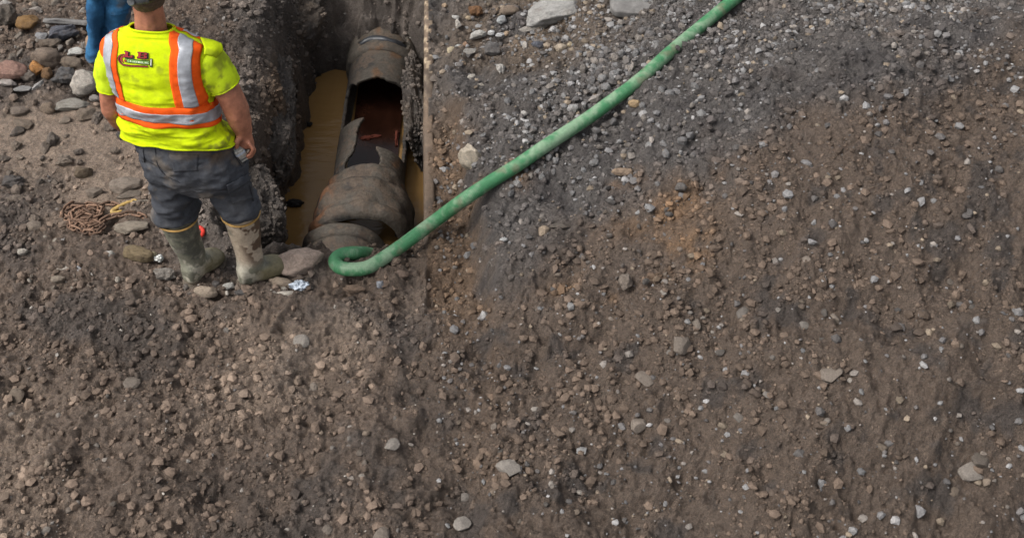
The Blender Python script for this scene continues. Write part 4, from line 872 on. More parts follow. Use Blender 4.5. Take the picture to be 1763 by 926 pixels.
# ------------------------------------------------------------------ chain pile with its hook
def link_mesh():
    n, k = 24, 8; Lh, Wh, wr = 0.0145, 0.0102, 0.0050; path = []
    for i in range(n):
        a = 2 * math.pi * i / n; path.append(np.array([math.cos(a) * Wh + (Lh if math.cos(a) > 1e-6 else -Lh if math.cos(a) < -1e-6 else 0), math.sin(a) * Wh, 0]))
    V = []; Fc = []
    for i in range(n):
        t = path[(i + 1) % n] - path[i - 1]; t /= np.linalg.norm(t); s_ = np.cross(t, [0, 0, 1])
        for j in range(k): V.append(path[i] + (s_ * math.cos(2 * math.pi * j / k) + np.array([0, 0, 1]) * math.sin(2 * math.pi * j / k)) * wr)
    for i in range(n):
        for j in range(k): Fc.append((i * k + j, i * k + (j + 1) % k, ((i + 1) % n) * k + (j + 1) % k, ((i + 1) % n) * k + j))
    return mesh_pl('link', V, Fc)
def chain():
    me = link_mesh(); me.materials.append(M['rust']); me2 = me.copy(); me2.materials.clear(); me2.materials.append(M['dark_link'])
    base = hit(165, 378)[0]
    t = thing('chain', base, 'heap of rusty chain with a pale yellow hook on the mud beside the worker', 'chain')
    paths = [([(206, 357), (190, 352), (172, 357), (156, 353), (140, 357), (126, 353), (113, 362), (108, 374), (121, 381), (138, 372), (154, 362), (170, 370), (158, 384), (140, 388), (124, 379), (119, 389), (135, 398), (152, 402), (169, 401), (179, 392), (168, 385), (150, 379), (138, 386), (150, 394), (166, 391), (180, 381), (193, 375), (207, 373), (222, 370), (236, 371), (250, 376)], 0.0),
             ([(118, 367), (134, 361), (150, 369), (163, 379), (147, 387), (130, 385), (124, 373), (140, 364), (160, 361), (176, 365), (168, 377), (152, 374), (136, 379), (128, 391)], 0.014)]
    k = 0
    for pth, lift in paths:
        H = hit([p[0] for p in pth], [p[1] for p in pth]); H[:, 2] += 0.011 + lift * 0.6
        C = catmull(H, 14); C, _ = resample(C, 0.033)
        for i in range(len(C) - 1):
            mid = (C[i] + C[i + 1]) / 2; d = C[i + 1] - C[i]; d /= np.linalg.norm(d)
            q = Vector(d).to_track_quat('X', 'Z') @ __import__('mathutils').Quaternion((1, 0, 0), R(8 if k % 2 else 82) + random.uniform(-0.3, 0.3))
            o = bpy.data.objects.new('link', me); col.objects.link(o); o.parent = t
            o.location = Vector(mid) - Vector(base) + Vector((0, 0, random.uniform(0, 0.006))); o.rotation_euler = q.to_euler(); o.scale = (1.15, 1.2, 1.1); k += 1
    for px, py, a in ((229, 355, 10), (238, 353, 60), (247, 352, 20)):
        P = hit(px, py)[0]; o = bpy.data.objects.new('link', me2); col.objects.link(o); o.parent = t; o.scale = (1.15, 1.25, 1.2)
        o.location = Vector(P) - Vector(base) + Vector((0, 0, 0.012)); o.rotation_euler = (R(a), 0, R(15)); o['label'] = 'grey link at the hook end'
    hk = [(229, 350, 0.016), (222, 352, 0.018), (210, 357, 0.018), (199, 363, 0.016), (194, 367, 0.014), (197, 369, 0.013), (206, 367, 0.014), (218, 361, 0.018)]
    H = hit([p[0] for p in hk], [p[1] for p in hk]); H[:, 2] += np.array([p[2] for p in hk])
    C = catmull(H, 8); rr = 0.0095 * np.interp(np.linspace(0, 1, len(C)), [0, 0.15, 0.5, 0.7, 1], [0.7, 1.0, 1.25, 1.1, 0.45])
    mb = tube(C, rr, 12)
    eye = [H[0] + np.array([0.012 * math.cos(a), 0.009 * math.sin(a), 0.004]) + np.array([0.008, 0, 0]) for a in np.linspace(0, 2 * math.pi, 20)]
    m2 = tube(np.array(eye), 0.005, 8); mb.add(m2.V, m2.F)
    o = obj('hook', mb.mesh('hook'), M['hook_paint'], t); o.location = -Vector(base); o['label'] = 'pale yellow grab hook'
chain()

# red shackle, crumpled wrapper, clear bottle piece
P0 = hit(340, 408)[0]
pts = [P0 + np.array(v) for v in ((-0.035, 0.045, 0.012), (0.0, 0.05, 0.020), (0.022, 0.035, 0.024), (0.030, 0.010, 0.024), (0.022, -0.012, 0.022), (0.002, -0.022, 0.020), (-0.035, -0.018, 0.014))]
C = catmull(pts, 8); mb = tube(C, 0.0105, 12)
t = thing('shackle', P0, 'red painted steel shackle on the mud behind the left boot', 'shackle')
o = obj('bow', mb.mesh('bow'), M['red_paint'], t); o.location = -Vector(P0)
mb = MB(); mb.capsule(P0 + np.array((-0.035, -0.035, 0.013)), P0 + np.array((-0.035, 0.062, 0.013)), 0.008, 0.008); o = obj('pin', mb.mesh('pin'), M['red_paint'], t); o.location = -Vector(P0)
def crumple(name, px, py, size, mat, label, cat, seed):
    V, Fc = ico(4); n_ = np.stack([fbm3(V, 2.3, 4, seed + i, 0.65) for i in range(3)], 1)
    V = V * (1 - 0.45 * np.abs(fbm3(V, 3.1, 3, seed + 7)))[:, None] + 0.28 * n_; V = V * np.array(size); P = hit(px, py)[0]
    o = obj(name, mesh_np(name, V, Fc), mat); o.location = P + np.array([0, 0, size[2] * 0.75]); return tag(o, label, cat)
crumple('wrapper', 517, 495, (0.050, 0.030, 0.022), M['foil'], 'crumpled shiny pale blue wrapper in front of the large cobble', 'wrapper', 1000)
crumple('bottle_scrap', 274, 447, (0.022, 0.020, 0.016), M['bottle'], 'crumpled clear scrap at the end of the long rounded brown stone', 'scrap', 1010)
# ------------------------------------------------------------------ people
Y0 = 4.18
def mkP(Yb): return lambda px, py, dy=0.0: onY(px, py, Yb + dy)
def ell_ring(c, a, b, yaw, tilt, n=64, e=2.3):
    cy, sy = math.cos(yaw), math.sin(yaw); X_ = np.array([cy, sy, 0]); Y_ = np.array([-sy * math.cos(tilt), cy * math.cos(tilt), -math.sin(tilt)])
    th = np.arange(n) * 2 * math.pi / n; c_, s_ = np.cos(th), np.sin(th)
    return c + (np.sign(c_) * np.abs(c_) ** (2 / e) * a)[:, None] * X_ + (np.sign(s_) * np.abs(s_) ** (2 / e) * b)[:, None] * Y_
def ring_px(Pf, y, xl, xr, dy, b, yaw=0.0, tilt=0.0, n=64, e=2.2):
    l = Pf(xl, y, dy); r = Pf(xr, y, dy); return ell_ring((l + r) / 2, np.linalg.norm(r - l) / 2, b, yaw, tilt, n, e)
def mix3(C, c, m): return C + (np.array(c) - C) * np.clip(m, 0, 1)[:, None]

# ---- the worker in the yellow vest
P = mkP(Y0)
root = at(385, 478, 0.0)
worker = thing('person', root, 'worker seen from behind in a fluorescent yellow vest, grey trousers and muddy rubber boots', 'person')
def wpart(name, me, mat, label=None, parent=None):
    o = obj(name, me, mat, parent or worker)
    if parent is None: o.location = -Vector(root)
    if label: o['label'] = label
    return o
# body: one continuous skin surface
head_c = P(252, -24, 0.12)
wr_r = P(421, 231, 0.0); el_r = P(401, 172, 0.0); sh_r = P(350, 92, 0.04)
sh_l = P(192, 96, 0.05); el_l = P(192, 186, 0.03); wr_l = P(226, 226, 0.17)
mb = MB()
mb.ellipsoid(head_c, (0.078, 0.098, 0.115)); mb.ellipsoid(head_c + np.array([0, 0.035, -0.05]), (0.060, 0.070, 0.070))
nb = P(260, 50, 0.092)
mb.capsule(nb, head_c + np.array([0.0, -0.015, -0.055]), 0.068, 0.060); mb.capsule(nb + np.array([0, 0.02, -0.05]), nb, 0.07, 0.062)
for sx in (-1, 1):
    mb.ellipsoid(head_c + np.array([sx * 0.083, -0.002, -0.012]), (0.010, 0.020, 0.034))
mb.capsule(head_c + np.array([0, 0.095, 0.0]), head_c + np.array([0, 0.112, -0.025]), 0.010, 0.014)       # nose
mb.ellipsoid(head_c + np.array([0, 0.088, -0.058]), (0.026, 0.014, 0.007)); mb.ellipsoid(head_c + np.array([0, 0.082, -0.088]), (0.028, 0.020, 0.018))
for sx in (-1, 1): mb.ellipsoid(head_c + np.array([sx * 0.03, 0.080, 0.004]), (0.015, 0.012, 0.009))
hipc = P(322, 262, 0.0)
mb.chain([nb + np.array([0, 0.03, -0.05]), P(266, 100, 0.06), P(285, 170, 0.03), hipc], [0.06, 0.10, 0.115, 0.12])
mb.chain([P(266, 92, 0.05), P(200, 104, 0.05)], [0.08, 0.045]); mb.chain([P(266, 88, 0.05), sh_r], [0.09, 0.065])
mb.chain([P(197, 108, 0.05), P(188, 140, 0.045), el_l, P(206, 206, 0.10), wr_l], [0.048, 0.050, 0.046, 0.044, 0.032])
mb.chain([sh_r, P(376, 130, 0.02), el_r, P(408, 192, 0.0), P(415, 212, 0.0), wr_r], [0.064, 0.064, 0.056, 0.057, 0.048, 0.034])
kn_l, kn_r = P(300, 338, 0.02), P(402, 332, 0.02); an_l, an_r = P(333, 446, 0.02), P(432, 448, 0.005)
mb.chain([hipc + np.array([-0.09, 0, 0]), kn_l, an_l], [0.095, 0.065, 0.045]); mb.chain([hipc + np.array([0.09, 0, 0]), kn_r, an_r], [0.1, 0.068, 0.045])
mb.capsule(an_l, at(355, 466, 0.0) + np.array([0, 0, 0.055]), 0.036, 0.028); mb.capsule(an_r, at(455, 476, 0.0) + np.array([0, 0, 0.055]), 0.036, 0.028)
# right hand: palm, four curled fingers, thumb
kx = lambda px, py, dy=0.0: P(px, py, dy)
mb.capsule(wr_r, kx(424, 243, 0.0), 0.031, 0.034); mb.capsule(kx(417, 240, -0.005), kx(419, 247, -0.01), 0.024, 0.020); mb.capsule(kx(426, 240, 0.02), kx(430, 248, 0.02), 0.026, 0.021)
for i, (a, b, c, r) in enumerate((((430, 247, -0.035), (436, 256, -0.045), (431, 266, -0.045), 0.0092), ((432, 248, -0.012), (437.5, 258, -0.018), (433, 269, -0.02), 0.0098), ((432, 248, 0.011), (437, 258, 0.008), (433, 268, 0.0), 0.0095), ((430, 247, 0.033), (434, 256, 0.032), (430, 264, 0.022), 0.0085))):
    mb.chain([kx(*a), kx(*b), kx(*c), kx(c[0] - 6, c[1] + 2.5, c[2] - 0.004)], [r * 1.15, r, r * 0.95, r * 0.8])
mb.chain([kx(414, 237, -0.03), kx(408, 244, -0.045), kx(408, 253, -0.048)], [0.0135, 0.0115, 0.009])
# left hand resting on the front of the hip
mb.capsule(wr_l, P(243, 232, 0.21), 0.030, 0.030)
for i in range(4):
    b0 = P(246, 232, 0.21) + np.array([0.005, 0.004 * i, 0.022 - 0.017 * i]); mb.chain([b0, b0 + np.array([0.035, 0.012, -0.012]), b0 + np.array([0.058, 0.0, -0.028])], [0.0105, 0.0095, 0.008])
mb.chain([P(238, 230, 0.2) + np.array([0, 0.0, 0.03]), P(238, 230, 0.2) + np.array([0.03, -0.01, 0.05])], [0.013, 0.009])
body = remesh(mb, 0.0066, 4)
V = verts_of(body); V += normals_of(body) * (0.003 * fbm3(V, 20, 4, 1101))[:, None]; set_verts(body, V)
wpart('body', body, M['skin'])
# hair at the back of the head
V, Fc = ico(5); d_h = V.copy(); r_h = np.array([0.083, 0.103, 0.120]); V = V * r_h * (1 + 0.018 * fbm3(V, 9, 3, 1110))[:, None]
keepv = (d_h[:, 1] < 0.35 + 0.6 * d_h[:, 2]) & (d_h[:, 2] > -0.62 + 0.06 * fbm3(d_h, 8, 2, 1111)) & ((np.abs(d_h[:, 0]) < 0.9) | (d_h[:, 2] > 0.1))
fk = keepv[Fc].all(1); V = V + head_c; me = mesh_np('hair', V, Fc[fk]); wpart('hair', me, M['hair'])
# hard hat: shell above, headband with a ratchet knob at the nape
def hat():
    n = 48; rings = []
    for t in np.linspace(0, 88, 12): rings.append([head_c + np.array([0.125 * math.cos(R(t)) * math.cos(k * 2 * math.pi / n), 0.010 + 0.150 * math.cos(R(t)) * math.sin(k * 2 * math.pi / n), 0.055 + 0.115 * math.sin(R(t))]) for k in range(n)])
    m = MB(); m.loft([[q + (q - head_c) * np.array([0.12, 0.12, 0]) + np.array([0, 0.0, -0.006]) for q in rings[0]]] + rings); h = wpart('hard_hat', m.mesh('hard_hat'), M['hat_shell'])
    band = [head_c + np.array([0.094 * math.cos(a), -0.005 + 0.114 * math.sin(a), 0.012 + 0.02 * (1 + math.sin(a)) * 0.5]) for a in np.linspace(0, 2 * math.pi, 64)]
    rr = []
    for q in band:
        o_ = (q - head_c) * np.array([1, 1, 0]); o_ /= np.linalg.norm(o_); rr.append([q + o_ * 0.004 + np.array([0, 0, 0.013]), q + o_ * 0.006, q + o_ * 0.004 + np.array([0, 0, -0.013]), q - o_ * 0.003 + np.array([0, 0, -0.013]), q - o_ * 0.003 + np.array([0, 0, 0.013])])
    m = MB(); m.loft(rr, True, True); bnd = wpart('headband', m.mesh('headband'), M['black_plastic'])
    kc = P(227, 2, 0.0); m = MB(); dk = np.array([-0.35, -0.85, 0.35]); dk /= np.linalg.norm(dk); ax = np.cross(dk, [0, 0, 1.0]); ax /= np.linalg.norm(ax); bx = np.cross(dk, ax)
    m.loft([[kc + dk * o_ + (ax * math.cos(k * math.pi / 18) + bx * math.sin(k * math.pi / 18)) * (r + (0.0008 if k % 2 else 0)) for k in range(36)] for o_, r in ((-0.012, 0.018), (0.006, 0.018), (0.010, 0.0155))])
    wpart('ratchet_knob', m.mesh('ratchet_knob', False), M['grey_plastic'])
    m = MB(); a0 = P(233, 3, -0.005); a1 = P(256, 0, -0.005); m.loft([[q + np.array(v) for v in ((0, -0.004, 0.012), (0, -0.004, -0.012), (0, 0.006, -0.012), (0, 0.006, 0.012))] for q in (a0, (a0 + a1) / 2 + np.array([0, -0.006, 0.002]), a1)]); wpart('ratchet_strap', m.mesh('ratchet_strap'), M['grey_plastic'])
hat()

# ---- vest: parametric surface S(theta, t)
VR = np.array([  # image row, left, right, depth offset, half thickness, tilt
 (234, 217, 401, 0.00, 0.140, 21), (226, 214, 401, 0.00, 0.142, 22), (214, 211, 391, 0.005, 0.142, 24), (197, 208, 380, 0.01, 0.142, 23), (174, 203, 373, 0.02, 0.142, 22), (149, 194, 369, 0.03, 0.142, 21),
 (122, 182, 368, 0.04, 0.138, 20), (98, 174, 370, 0.05, 0.128, 19), (82, 173, 368, 0.055, 0.113, 18), (70, 179, 362, 0.06, 0.098, 18), (60, 194, 336, 0.065, 0.080, 18), (52, 212, 313, 0.07, 0.068, 18), (45, 224, 297, 0.075, 0.062, 18)], float)
_l = np.array([P(r[1], r[0], r[3]) for r in VR]); _r = np.array([P(r[2], r[0], r[3]) for r in VR])
VC = (_l + _r) / 2; VA = np.linalg.norm(_r - _l, axis=1) / 2
_cm = lambda A, t: np.stack([np.interp(t, np.arange(len(VR)), A[:, k]) for k in range(3)], -1)
def smooth_tab(A):      # finer table so that the rings blend smoothly
    Q = catmull(A, 12); return Q
TC = smooth_tab(np.hstack([VC, VA[:, None], VR[:, 4:5], VR[:, 5:6]])); TN = (len(VR) - 1)
def tab(t):
    x = np.clip(t, 0, TN) * 12; return np.stack([np.interp(x, np.arange(len(TC)), TC[:, k]) for k in range(6)], -1)
YAW = R(-8); EXP = 2.5
def Sbase(lat, t):      # lat: angle, -pi/2 = middle of the back
    q = tab(t); c_, s_ = np.cos(lat), np.sin(lat)
    a = (np.sign(c_) * np.abs(c_) ** (2 / EXP) * q[..., 3])[..., None]; b = (np.sign(s_) * np.abs(s_) ** (2 / EXP) * q[..., 4])[..., None]
    ti = np.radians(q[..., 5])[..., None]; X_ = np.array([math.cos(YAW), math.sin(YAW), 0])
    Y_ = np.concatenate([-math.sin(YAW) * np.cos(ti), math.cos(YAW) * np.cos(ti), -np.sin(ti)], -1)
    return q[..., :3] + a * X_ + b * Y_
def fold(Pt, lat, t):
    x = Pt[..., 0]; z = Pt[..., 2]; sh = Pt.shape[:-1]
    q = Pt.reshape(-1, 3)
    f = 0.0140 * fbm3(q * np.array([3, 3, 9]), 2.3, 3, 1201).reshape(sh) * sstep(8, 3, t)                # sagging sideways folds above the hem
    f = f + 0.0170 * (1 - np.abs(vn3(q * np.array([4.0, 4.0, 15]) + 3 * z.reshape(-1, 1), 1207))).reshape(sh) * sstep(4.2, 1.0, t)
    f = f + 0.0065 * fbm3(q * np.array([16, 16, 3.5]), 1.0, 2, 1203).reshape(sh) * sstep(0, 4, t) * sstep(11, 8, t)
    f = f + 0.0035 * np.sin(t * 5.5 + 2.2 * fbm3(q, 3.5, 2, 1205).reshape(sh)) * sstep(12, 10.5, t) * sstep(9.8, 10.6, t)
    return f
def Sv(lat, t, off=0.0):
    e = 1e-3; p = Sbase(lat, t); du = Sbase(lat + e, t) - Sbase(lat - e, t); dv = Sbase(lat, np.clip(t + e * 8, 0, TN)) - Sbase(lat, np.clip(t - e * 8, 0, TN))
    n = np.cross(du, dv); n /= np.linalg.norm(n, axis=-1, keepdims=True) + 1e-12
    return p + n * (fold(p, lat, t) + off)[..., None] if np.ndim(off) else p + n * (fold(p, lat, t) + off)[..., None]
def grid_mesh(name, Pg, closed=False, solid=0.0):
    n, m = Pg.shape[:2]; idx = np.arange(n * m).reshape(n, m)
    if closed: j2 = np.roll(idx, -1, 1); q = np.stack([idx[:-1], j2[:-1], j2[1:], idx[1:]], -1).reshape(-1, 4)
    else: q = np.stack([idx[:-1, :-1], idx[:-1, 1:], idx[1:, 1:], idx[1:, :-1]], -1).reshape(-1, 4)
    me = mesh_np(name, Pg.reshape(-1, 3), q)
    if solid: me = bake(me, [('SOLIDIFY', dict(thickness=solid, offset=-1))])
    return me
YEL = np.array([0.56, 0.70, 0.006])
def vest_dirt(V, C):
    n1 = fbm3(V, 9, 4, 1301); n2 = fbm3(V, 38, 4, 1302)
    p0 = P(395, 225); dR = np.exp(-((V[:, 0] - p0[0]) / 0.10) ** 2 - ((V[:, 2] - p0[2]) / 0.11) ** 2)
    p1 = P(375, 130); d2 = np.exp(-((V[:, 0] - p1[0]) / 0.09) ** 2 - ((V[:, 2] - p1[2]) / 0.13) ** 2)
    p2 = P(275, 92); d3 = np.exp(-((V[:, 0] - p2[0]) / 0.03) ** 2 - ((V[:, 2] - p2[2]) / 0.045) ** 2)
    p3 = P(240, 115); d4 = np.exp(-((V[:, 0] - p3[0]) / 0.05) ** 2 - ((V[:, 2] - p3[2]) / 0.02) ** 2)
    m = np.clip(0.9 * dR + 0.95 * d2 + 0.6 * d3 + 0.5 * d4 + 0.22, 0, 1)
    return mix3(C, (0.17, 0.17, 0.03), m * sstep(0.0, 0.75, n2 + 0.5 * n1) * 0.75)
lat = np.linspace(-math.pi, math.pi, 240, endpoint=False); tt = np.linspace(0, TN, 170); TT, LL = np.meshgrid(tt, lat, indexing='ij')
me = grid_mesh('vest', Sv(LL, TT), True, 0.004); V = verts_of(me)
C = np.tile(YEL[None], (len(V), 1)); set_col(me, 'tint', vest_dirt(V, C))
vest = wpart('vest', me, M['fabric'], 'fluorescent yellow vest with orange and silver bands')
# hem roll of the shirt
hem = Sv(np.linspace(-math.pi, math.pi, 200), np.full(200, 0.06), np.full(200, 0.001)); mb = tube(hem, 0.0045, 8); me = mb.mesh('hem'); set_col(me, 'tint', np.tile(YEL[None] * 0.95, (len(me.vertices), 1))); wpart('hem', me, M['fabric'])
col_ = Sv(np.linspace(-math.pi, math.pi, 160), np.full(160, 11.75), np.full(160, 0.0)); mb = tube(col_, 0.0045, 8); me = mb.mesh('collar'); set_col(me, 'tint', np.tile(YEL[None], (len(me.vertices), 1))); wpart('collar', me, M['fabric'])
# bands
def band_h(name, t0, t1, off, mat):
    L_ = np.linspace(-math.pi, math.pi, 220, endpoint=False); T_ = np.linspace(t0, t1, 9); TT, LL = np.meshgrid(T_, L_, indexing='ij'); wpart(name, grid_mesh(name, Sv(LL, TT, np.full(TT.shape, off)), True, 0.0015), mat)
band_h('orange_band', 2.85, 4.40, 0.0030, M['tape_orange']); band_h('silver_band', 3.22, 3.96, 0.0050, M['tape_silver'])
def band_v(name, x0, x1, side, off, mat, t0=4.36, front=False, bulge=0.0):
    xs = np.linspace(x0, x1, 14); w = np.linspace(0, 1, 70); PL = np.empty((70, 14, 3)); tg = np.linspace(6, TN, 400); ag = tab(tg)[:, 3]
    for j, x in enumerate(xs):
        k = np.where(ag > x)[0]; t1 = tg[k[-1]] - 0.02; t = t0 + (t1 - t0) * w
        a = tab(t)[:, 3]; xx = x + bulge * (1 - w) ** 1.5
        cl = np.clip(xx / a, 0, 0.9995) ** (EXP / 2); ang = np.arccos(cl)        # 0..pi/2 from the side towards the back
        l = -ang if not front else ang
        if side < 0: l = -math.pi - l if not front else math.pi - l
        PL[:, j] = Sv(l, t, np.full(70, off))
    wpart(name, grid_mesh(name, PL, False, 0.0015), mat)
for side in (-1, 1):
    bl = -0.035 if side < 0 else 0.0
    for fr in (False, True):
        s_ = 1
        x_ = 0.088 if side > 0 else 0.136; wd = 0.120 if side > 0 else 0.095; band_v('orange_band', x_, x_ + wd, side, 0.0028, M['tape_orange'], front=fr); band_v('silver_band', x_ + wd * 0.28, x_ + wd * 0.72, side, 0.0050, M['tape_silver'], t0=4.45, front=fr)
# sleeves
def sleeve(pts, name):
    rings = []; nn = 40
    C = catmull([np.concatenate([q, [r]]) for q, r in pts], 10)
    T = np.gradient(C[:, :3], axis=0); T /= np.linalg.norm(T, axis=1)[:, None]
    for i in range(len(C)):
        a = np.cross(T[i], [0, 1.0, 0]); a /= np.linalg.norm(a); b = np.cross(T[i], a); th = np.arange(nn) * 2 * math.pi / nn
        q = C[i, :3] + (np.cos(th)[:, None] * a + np.sin(th)[:, None] * b) * C[i, 3]; q = q + (q - C[i, :3]) / C[i, 3] * (0.0075 * fbm3(q, 11, 3, 1401) + 0.006 * fbm3(q * np.array([3, 3, 1.0]), 9, 2, 1403))[:, None]; rings.append(q)
    me = grid_mesh(name, np.array(rings), True, 0.004); V = verts_of(me); set_col(me, 'tint', vest_dirt(V, np.tile(YEL[None] * np.array([0.95, 1.0, 3.0]), (len(V), 1)))); s = wpart('sleeve', me, M['fabric'])
    mb = tube(np.vstack([rings[-1], rings[-1][:1]]), 0.0035, 8); me = mb.mesh('cuff'); V = verts_of(me); set_col(me, 'tint', vest_dirt(V, np.tile(YEL[None] * 0.95, (len(V), 1)))); c = obj('cuff', me, M['fabric'], s)
sleeve([(P(335, 100, 0.04), 0.070), (P(352, 104, 0.03), 0.078), (P(369, 122, 0.02), 0.076), (P(386, 147, 0.01), 0.070)], 'sleeve')
sleeve([(P(208, 88, 0.05), 0.060), (P(196, 98, 0.05), 0.066), (P(190, 128, 0.045), 0.062), (P(191, 148, 0.04), 0.057)], 'sleeve')
# vest shoulder wing standing off the right sleeve
mb = MB()
w = np.array([[P(345, 63, 0.05), P(352, 80, -0.03), P(352, 92, -0.09)], [P(366, 68, 0.05), P(372, 82, -0.01), P(366, 96, -0.07)], [P(382, 74, 0.05), P(384, 88, 0.01), P(372, 100, -0.04)]])
ws = np.array([[w[0, 0]] for _ in range(1)])
A = np.array([catmull(w[:, j], 6) for j in range(3)]); A = np.array([catmull(A[:, i], 6) for i in range(A.shape[1])])
me = grid_mesh('shoulder_edge', A, False, 0.005); V = verts_of(me); set_col(me, 'tint', vest_dirt(V, np.tile(YEL[None], (len(V), 1)))); wpart('shoulder_edge', me, M['fabric'])

# logo printed on the back: letters and a bucket-chain emblem, laid on the cloth
def on_back(pts2, off):     # pts2: (x to the right, y up) in photo pixels about the emblem's middle, mapped onto the cloth
    pts2 = np.asarray(pts2, float); t0 = 7.62; x0 = -0.062
    k = 1 / 385.0; x = x0 + pts2[:, 0] * k; t = t0 + pts2[:, 1] * 0.046
    a = tab(t)[:, 3]; l = -np.arccos(np.clip(np.abs(x) / a, 0, 1) ** (EXP / 2)); l = np.where(x < 0, -math.pi - l, l)
    return Sv(l, t, np.full(len(x), off))
def text_pts(s, size):
    cu = bpy.data.curves.new('t', 'FONT'); cu.body = s; cu.size = size; cu.align_x = 'CENTER'; cu.offset = size * 0.025; cu.resolution_u = 3
    o = bpy.data.objects.new('t', cu); col.objects.link(o); dg = bpy.context.evaluated_depsgraph_get(); dg.update(); me = bpy.data.meshes.new_from_object(o.evaluated_get(dg)); bpy.data.objects.remove(o)
    bm = bmesh.new(); bm.from_mesh(me); bmesh.ops.triangulate(bm, faces=bm.faces); bmesh.ops.subdivide_edges(bm, edges=bm.edges, cuts=1, use_grid_fill=True); bm.to_mesh(me); bm.free()
    return verts_of(me)[:, :2], [tuple(p.vertices) for p in me.polygons]
logo = MB(); lred = MB(); lgr = MB(); lwh = MB()
def strip(mb_, pts, wd, off):
    p = catmull([np.array(q, float) for q in pts], 8); d = np.gradient(p, axis=0); d /= np.linalg.norm(d, axis=1)[:, None]; nn = np.stack([-d[:, 1], d[:, 0]], 1)
    a = on_back(p + nn * wd / 2, off); b = on_back(p - nn * wd / 2, off); n = len(p); mb_.add(np.vstack([a, b]), [(i, i + 1, n + i + 1, n + i) for i in range(n - 1)])
def rect(mb_, x0, x1, y0, y1, off, nx=10, ny=4):
    g = np.array([(x, y) for y in np.linspace(y0, y1, ny) for x in np.linspace(x0, x1, nx)]); mb_.add(on_back(g, off), [(j * nx + i, j * nx + i + 1, (j + 1) * nx + i + 1, (j + 1) * nx + i) for j in range(ny - 1) for i in range(nx - 1)])
def slab_letter(mb_, x, y, ch, s, off, grow=0.0):      # heavy slab-serif L and B drawn as bars
    bars = {'L': [(-7, -3, 5.5, 7.5), (-5.5, 0.5, -6, 6), (-7, 8, -7.5, -4), (4.5, 8, -5, -1)], 'B': [(-8, -1, 5, 7.5), (-6, -1, -7.5, 7.5), (-8, 5, -7.5, -4.7), (-2, 5.5, 4.6, 7.5), (-1, 5.5, -1.3, 1.3), (4, 8.5, 1, 6.5), (4, 9, -6.5, -0.6), (-2, 7, -7.5, -4.7)]}[ch]
    for i, (a, b, c, d) in enumerate(bars): rect(mb_, x + a * s - grow, x + b * s + grow, y + c * s - grow, y + d * s + grow, off + 0.00025 * i, 5, 5)
slab_letter(logo, -8.2, 9.0, 'L', 1.0, 0.0030, 1.0); slab_letter(logo, 14.6, 10.6, 'B', 1.0, 0.0030, 1.0)
slab_letter(lred, -9, 10, 'L', 1.0, 0.0056, -0.3); slab_letter(lred, 13.6, 11.4, 'B', 1.0, 0.0060, -0.3)
rect(lgr, -15, 26, -8.5, -1, 0.0030); rect(logo, -14, 28, -1.4, 0.0, 0.0036, 12, 3); rect(logo, -14, 26, -9.2, -8.3, 0.0036, 12, 3); rect(logo, 27, 31, -13, 5, 0.0036, 4, 6); rect(lwh, 28.2, 29.8, -10, 3.6, 0.0052, 3, 6)
arcp = [(-12, 7)] + [(-15 + 10.5 * math.cos(a), -3.5 + 11 * math.sin(a)) for a in np.linspace(R(105), R(262), 12)] + [(-4, -14.5), (8, -13.2), (24, -12.6)]
strip(logo, arcp, 3.4, 0.0030); strip(lred, arcp, 1.6, 0.0052)
arc2 = [(-15 + 6.3 * math.cos(a), -3.5 + 6.5 * math.sin(a)) for a in np.linspace(R(80), R(250), 10)]; strip(lred, arc2, 3.0, 0.0040)
rect(lred, -15.5, -11.5, -7.5, -3.6, 0.0045, 3, 3)
tv, tf = text_pts('C & L & N BROS. INC', 5.2); tv = (tv - np.array([0, 0])) * np.array([0.72, 1.0]) + np.array([8, -6.8]); lwh.add(on_back(tv, 0.0054), tf)
for mb_, nm, mt in ((logo, 'logo_outline', 'logo_black'), (lred, 'logo_letters', 'logo_red'), (lgr, 'logo_blade', 'logo_green'), (lwh, 'logo_text', 'logo_white')):
    o = obj(nm, mb_.mesh(nm, False), M[mt], vest)

# ---- trousers
mb = MB(); NR = 48
mb.loft([ring_px(P, 214, 226, 396, 0.0, 0.13, YAW, 0.15, NR), ring_px(P, 228, 221, 402, 0.0, 0.142, YAW, 0.12, NR), ring_px(P, 248, 226, 412, -0.005, 0.155, YAW, 0.08, NR), ring_px(P, 270, 234, 424, -0.01, 0.16, YAW, 0, NR), ring_px(P, 296, 243, 432, -0.01, 0.15, YAW, 0, NR), ring_px(P, 312, 256, 424, 0.0, 0.12, YAW, 0, NR)])
mb.loft([ring_px(P, y, a, b, dy, dp, R(-20), 0, NR) for y, a, b, dy, dp in ((270, 243, 345, 0.0, 0.13), (292, 249, 343, 0.005, 0.12), (315, 256, 336, 0.01, 0.105), (336, 262, 331, 0.01, 0.095), (352, 265, 337, 0.01, 0.096), (362, 266, 340, 0.01, 0.095), (368, 267, 340, 0.01, 0.094))])
mb.loft([ring_px(P, y, a, b, dy, dp, R(-20), 0, NR) for y, a, b, dy, dp in ((270, 322, 431, 0.0, 0.135), (292, 330, 436, 0.005, 0.122), (313, 346, 440, 0.01, 0.106), (331, 364, 441, 0.01, 0.096), (346, 374, 444, 0.01, 0.094), (354, 378, 446, 0.01, 0.093), (360, 379, 446, 0.01, 0.092))])
tr = remesh(mb, 0.0065, 8); V = verts_of(tr); N = normals_of(tr)
lowm = sstep(0.62, 0.40, V[:, 2])
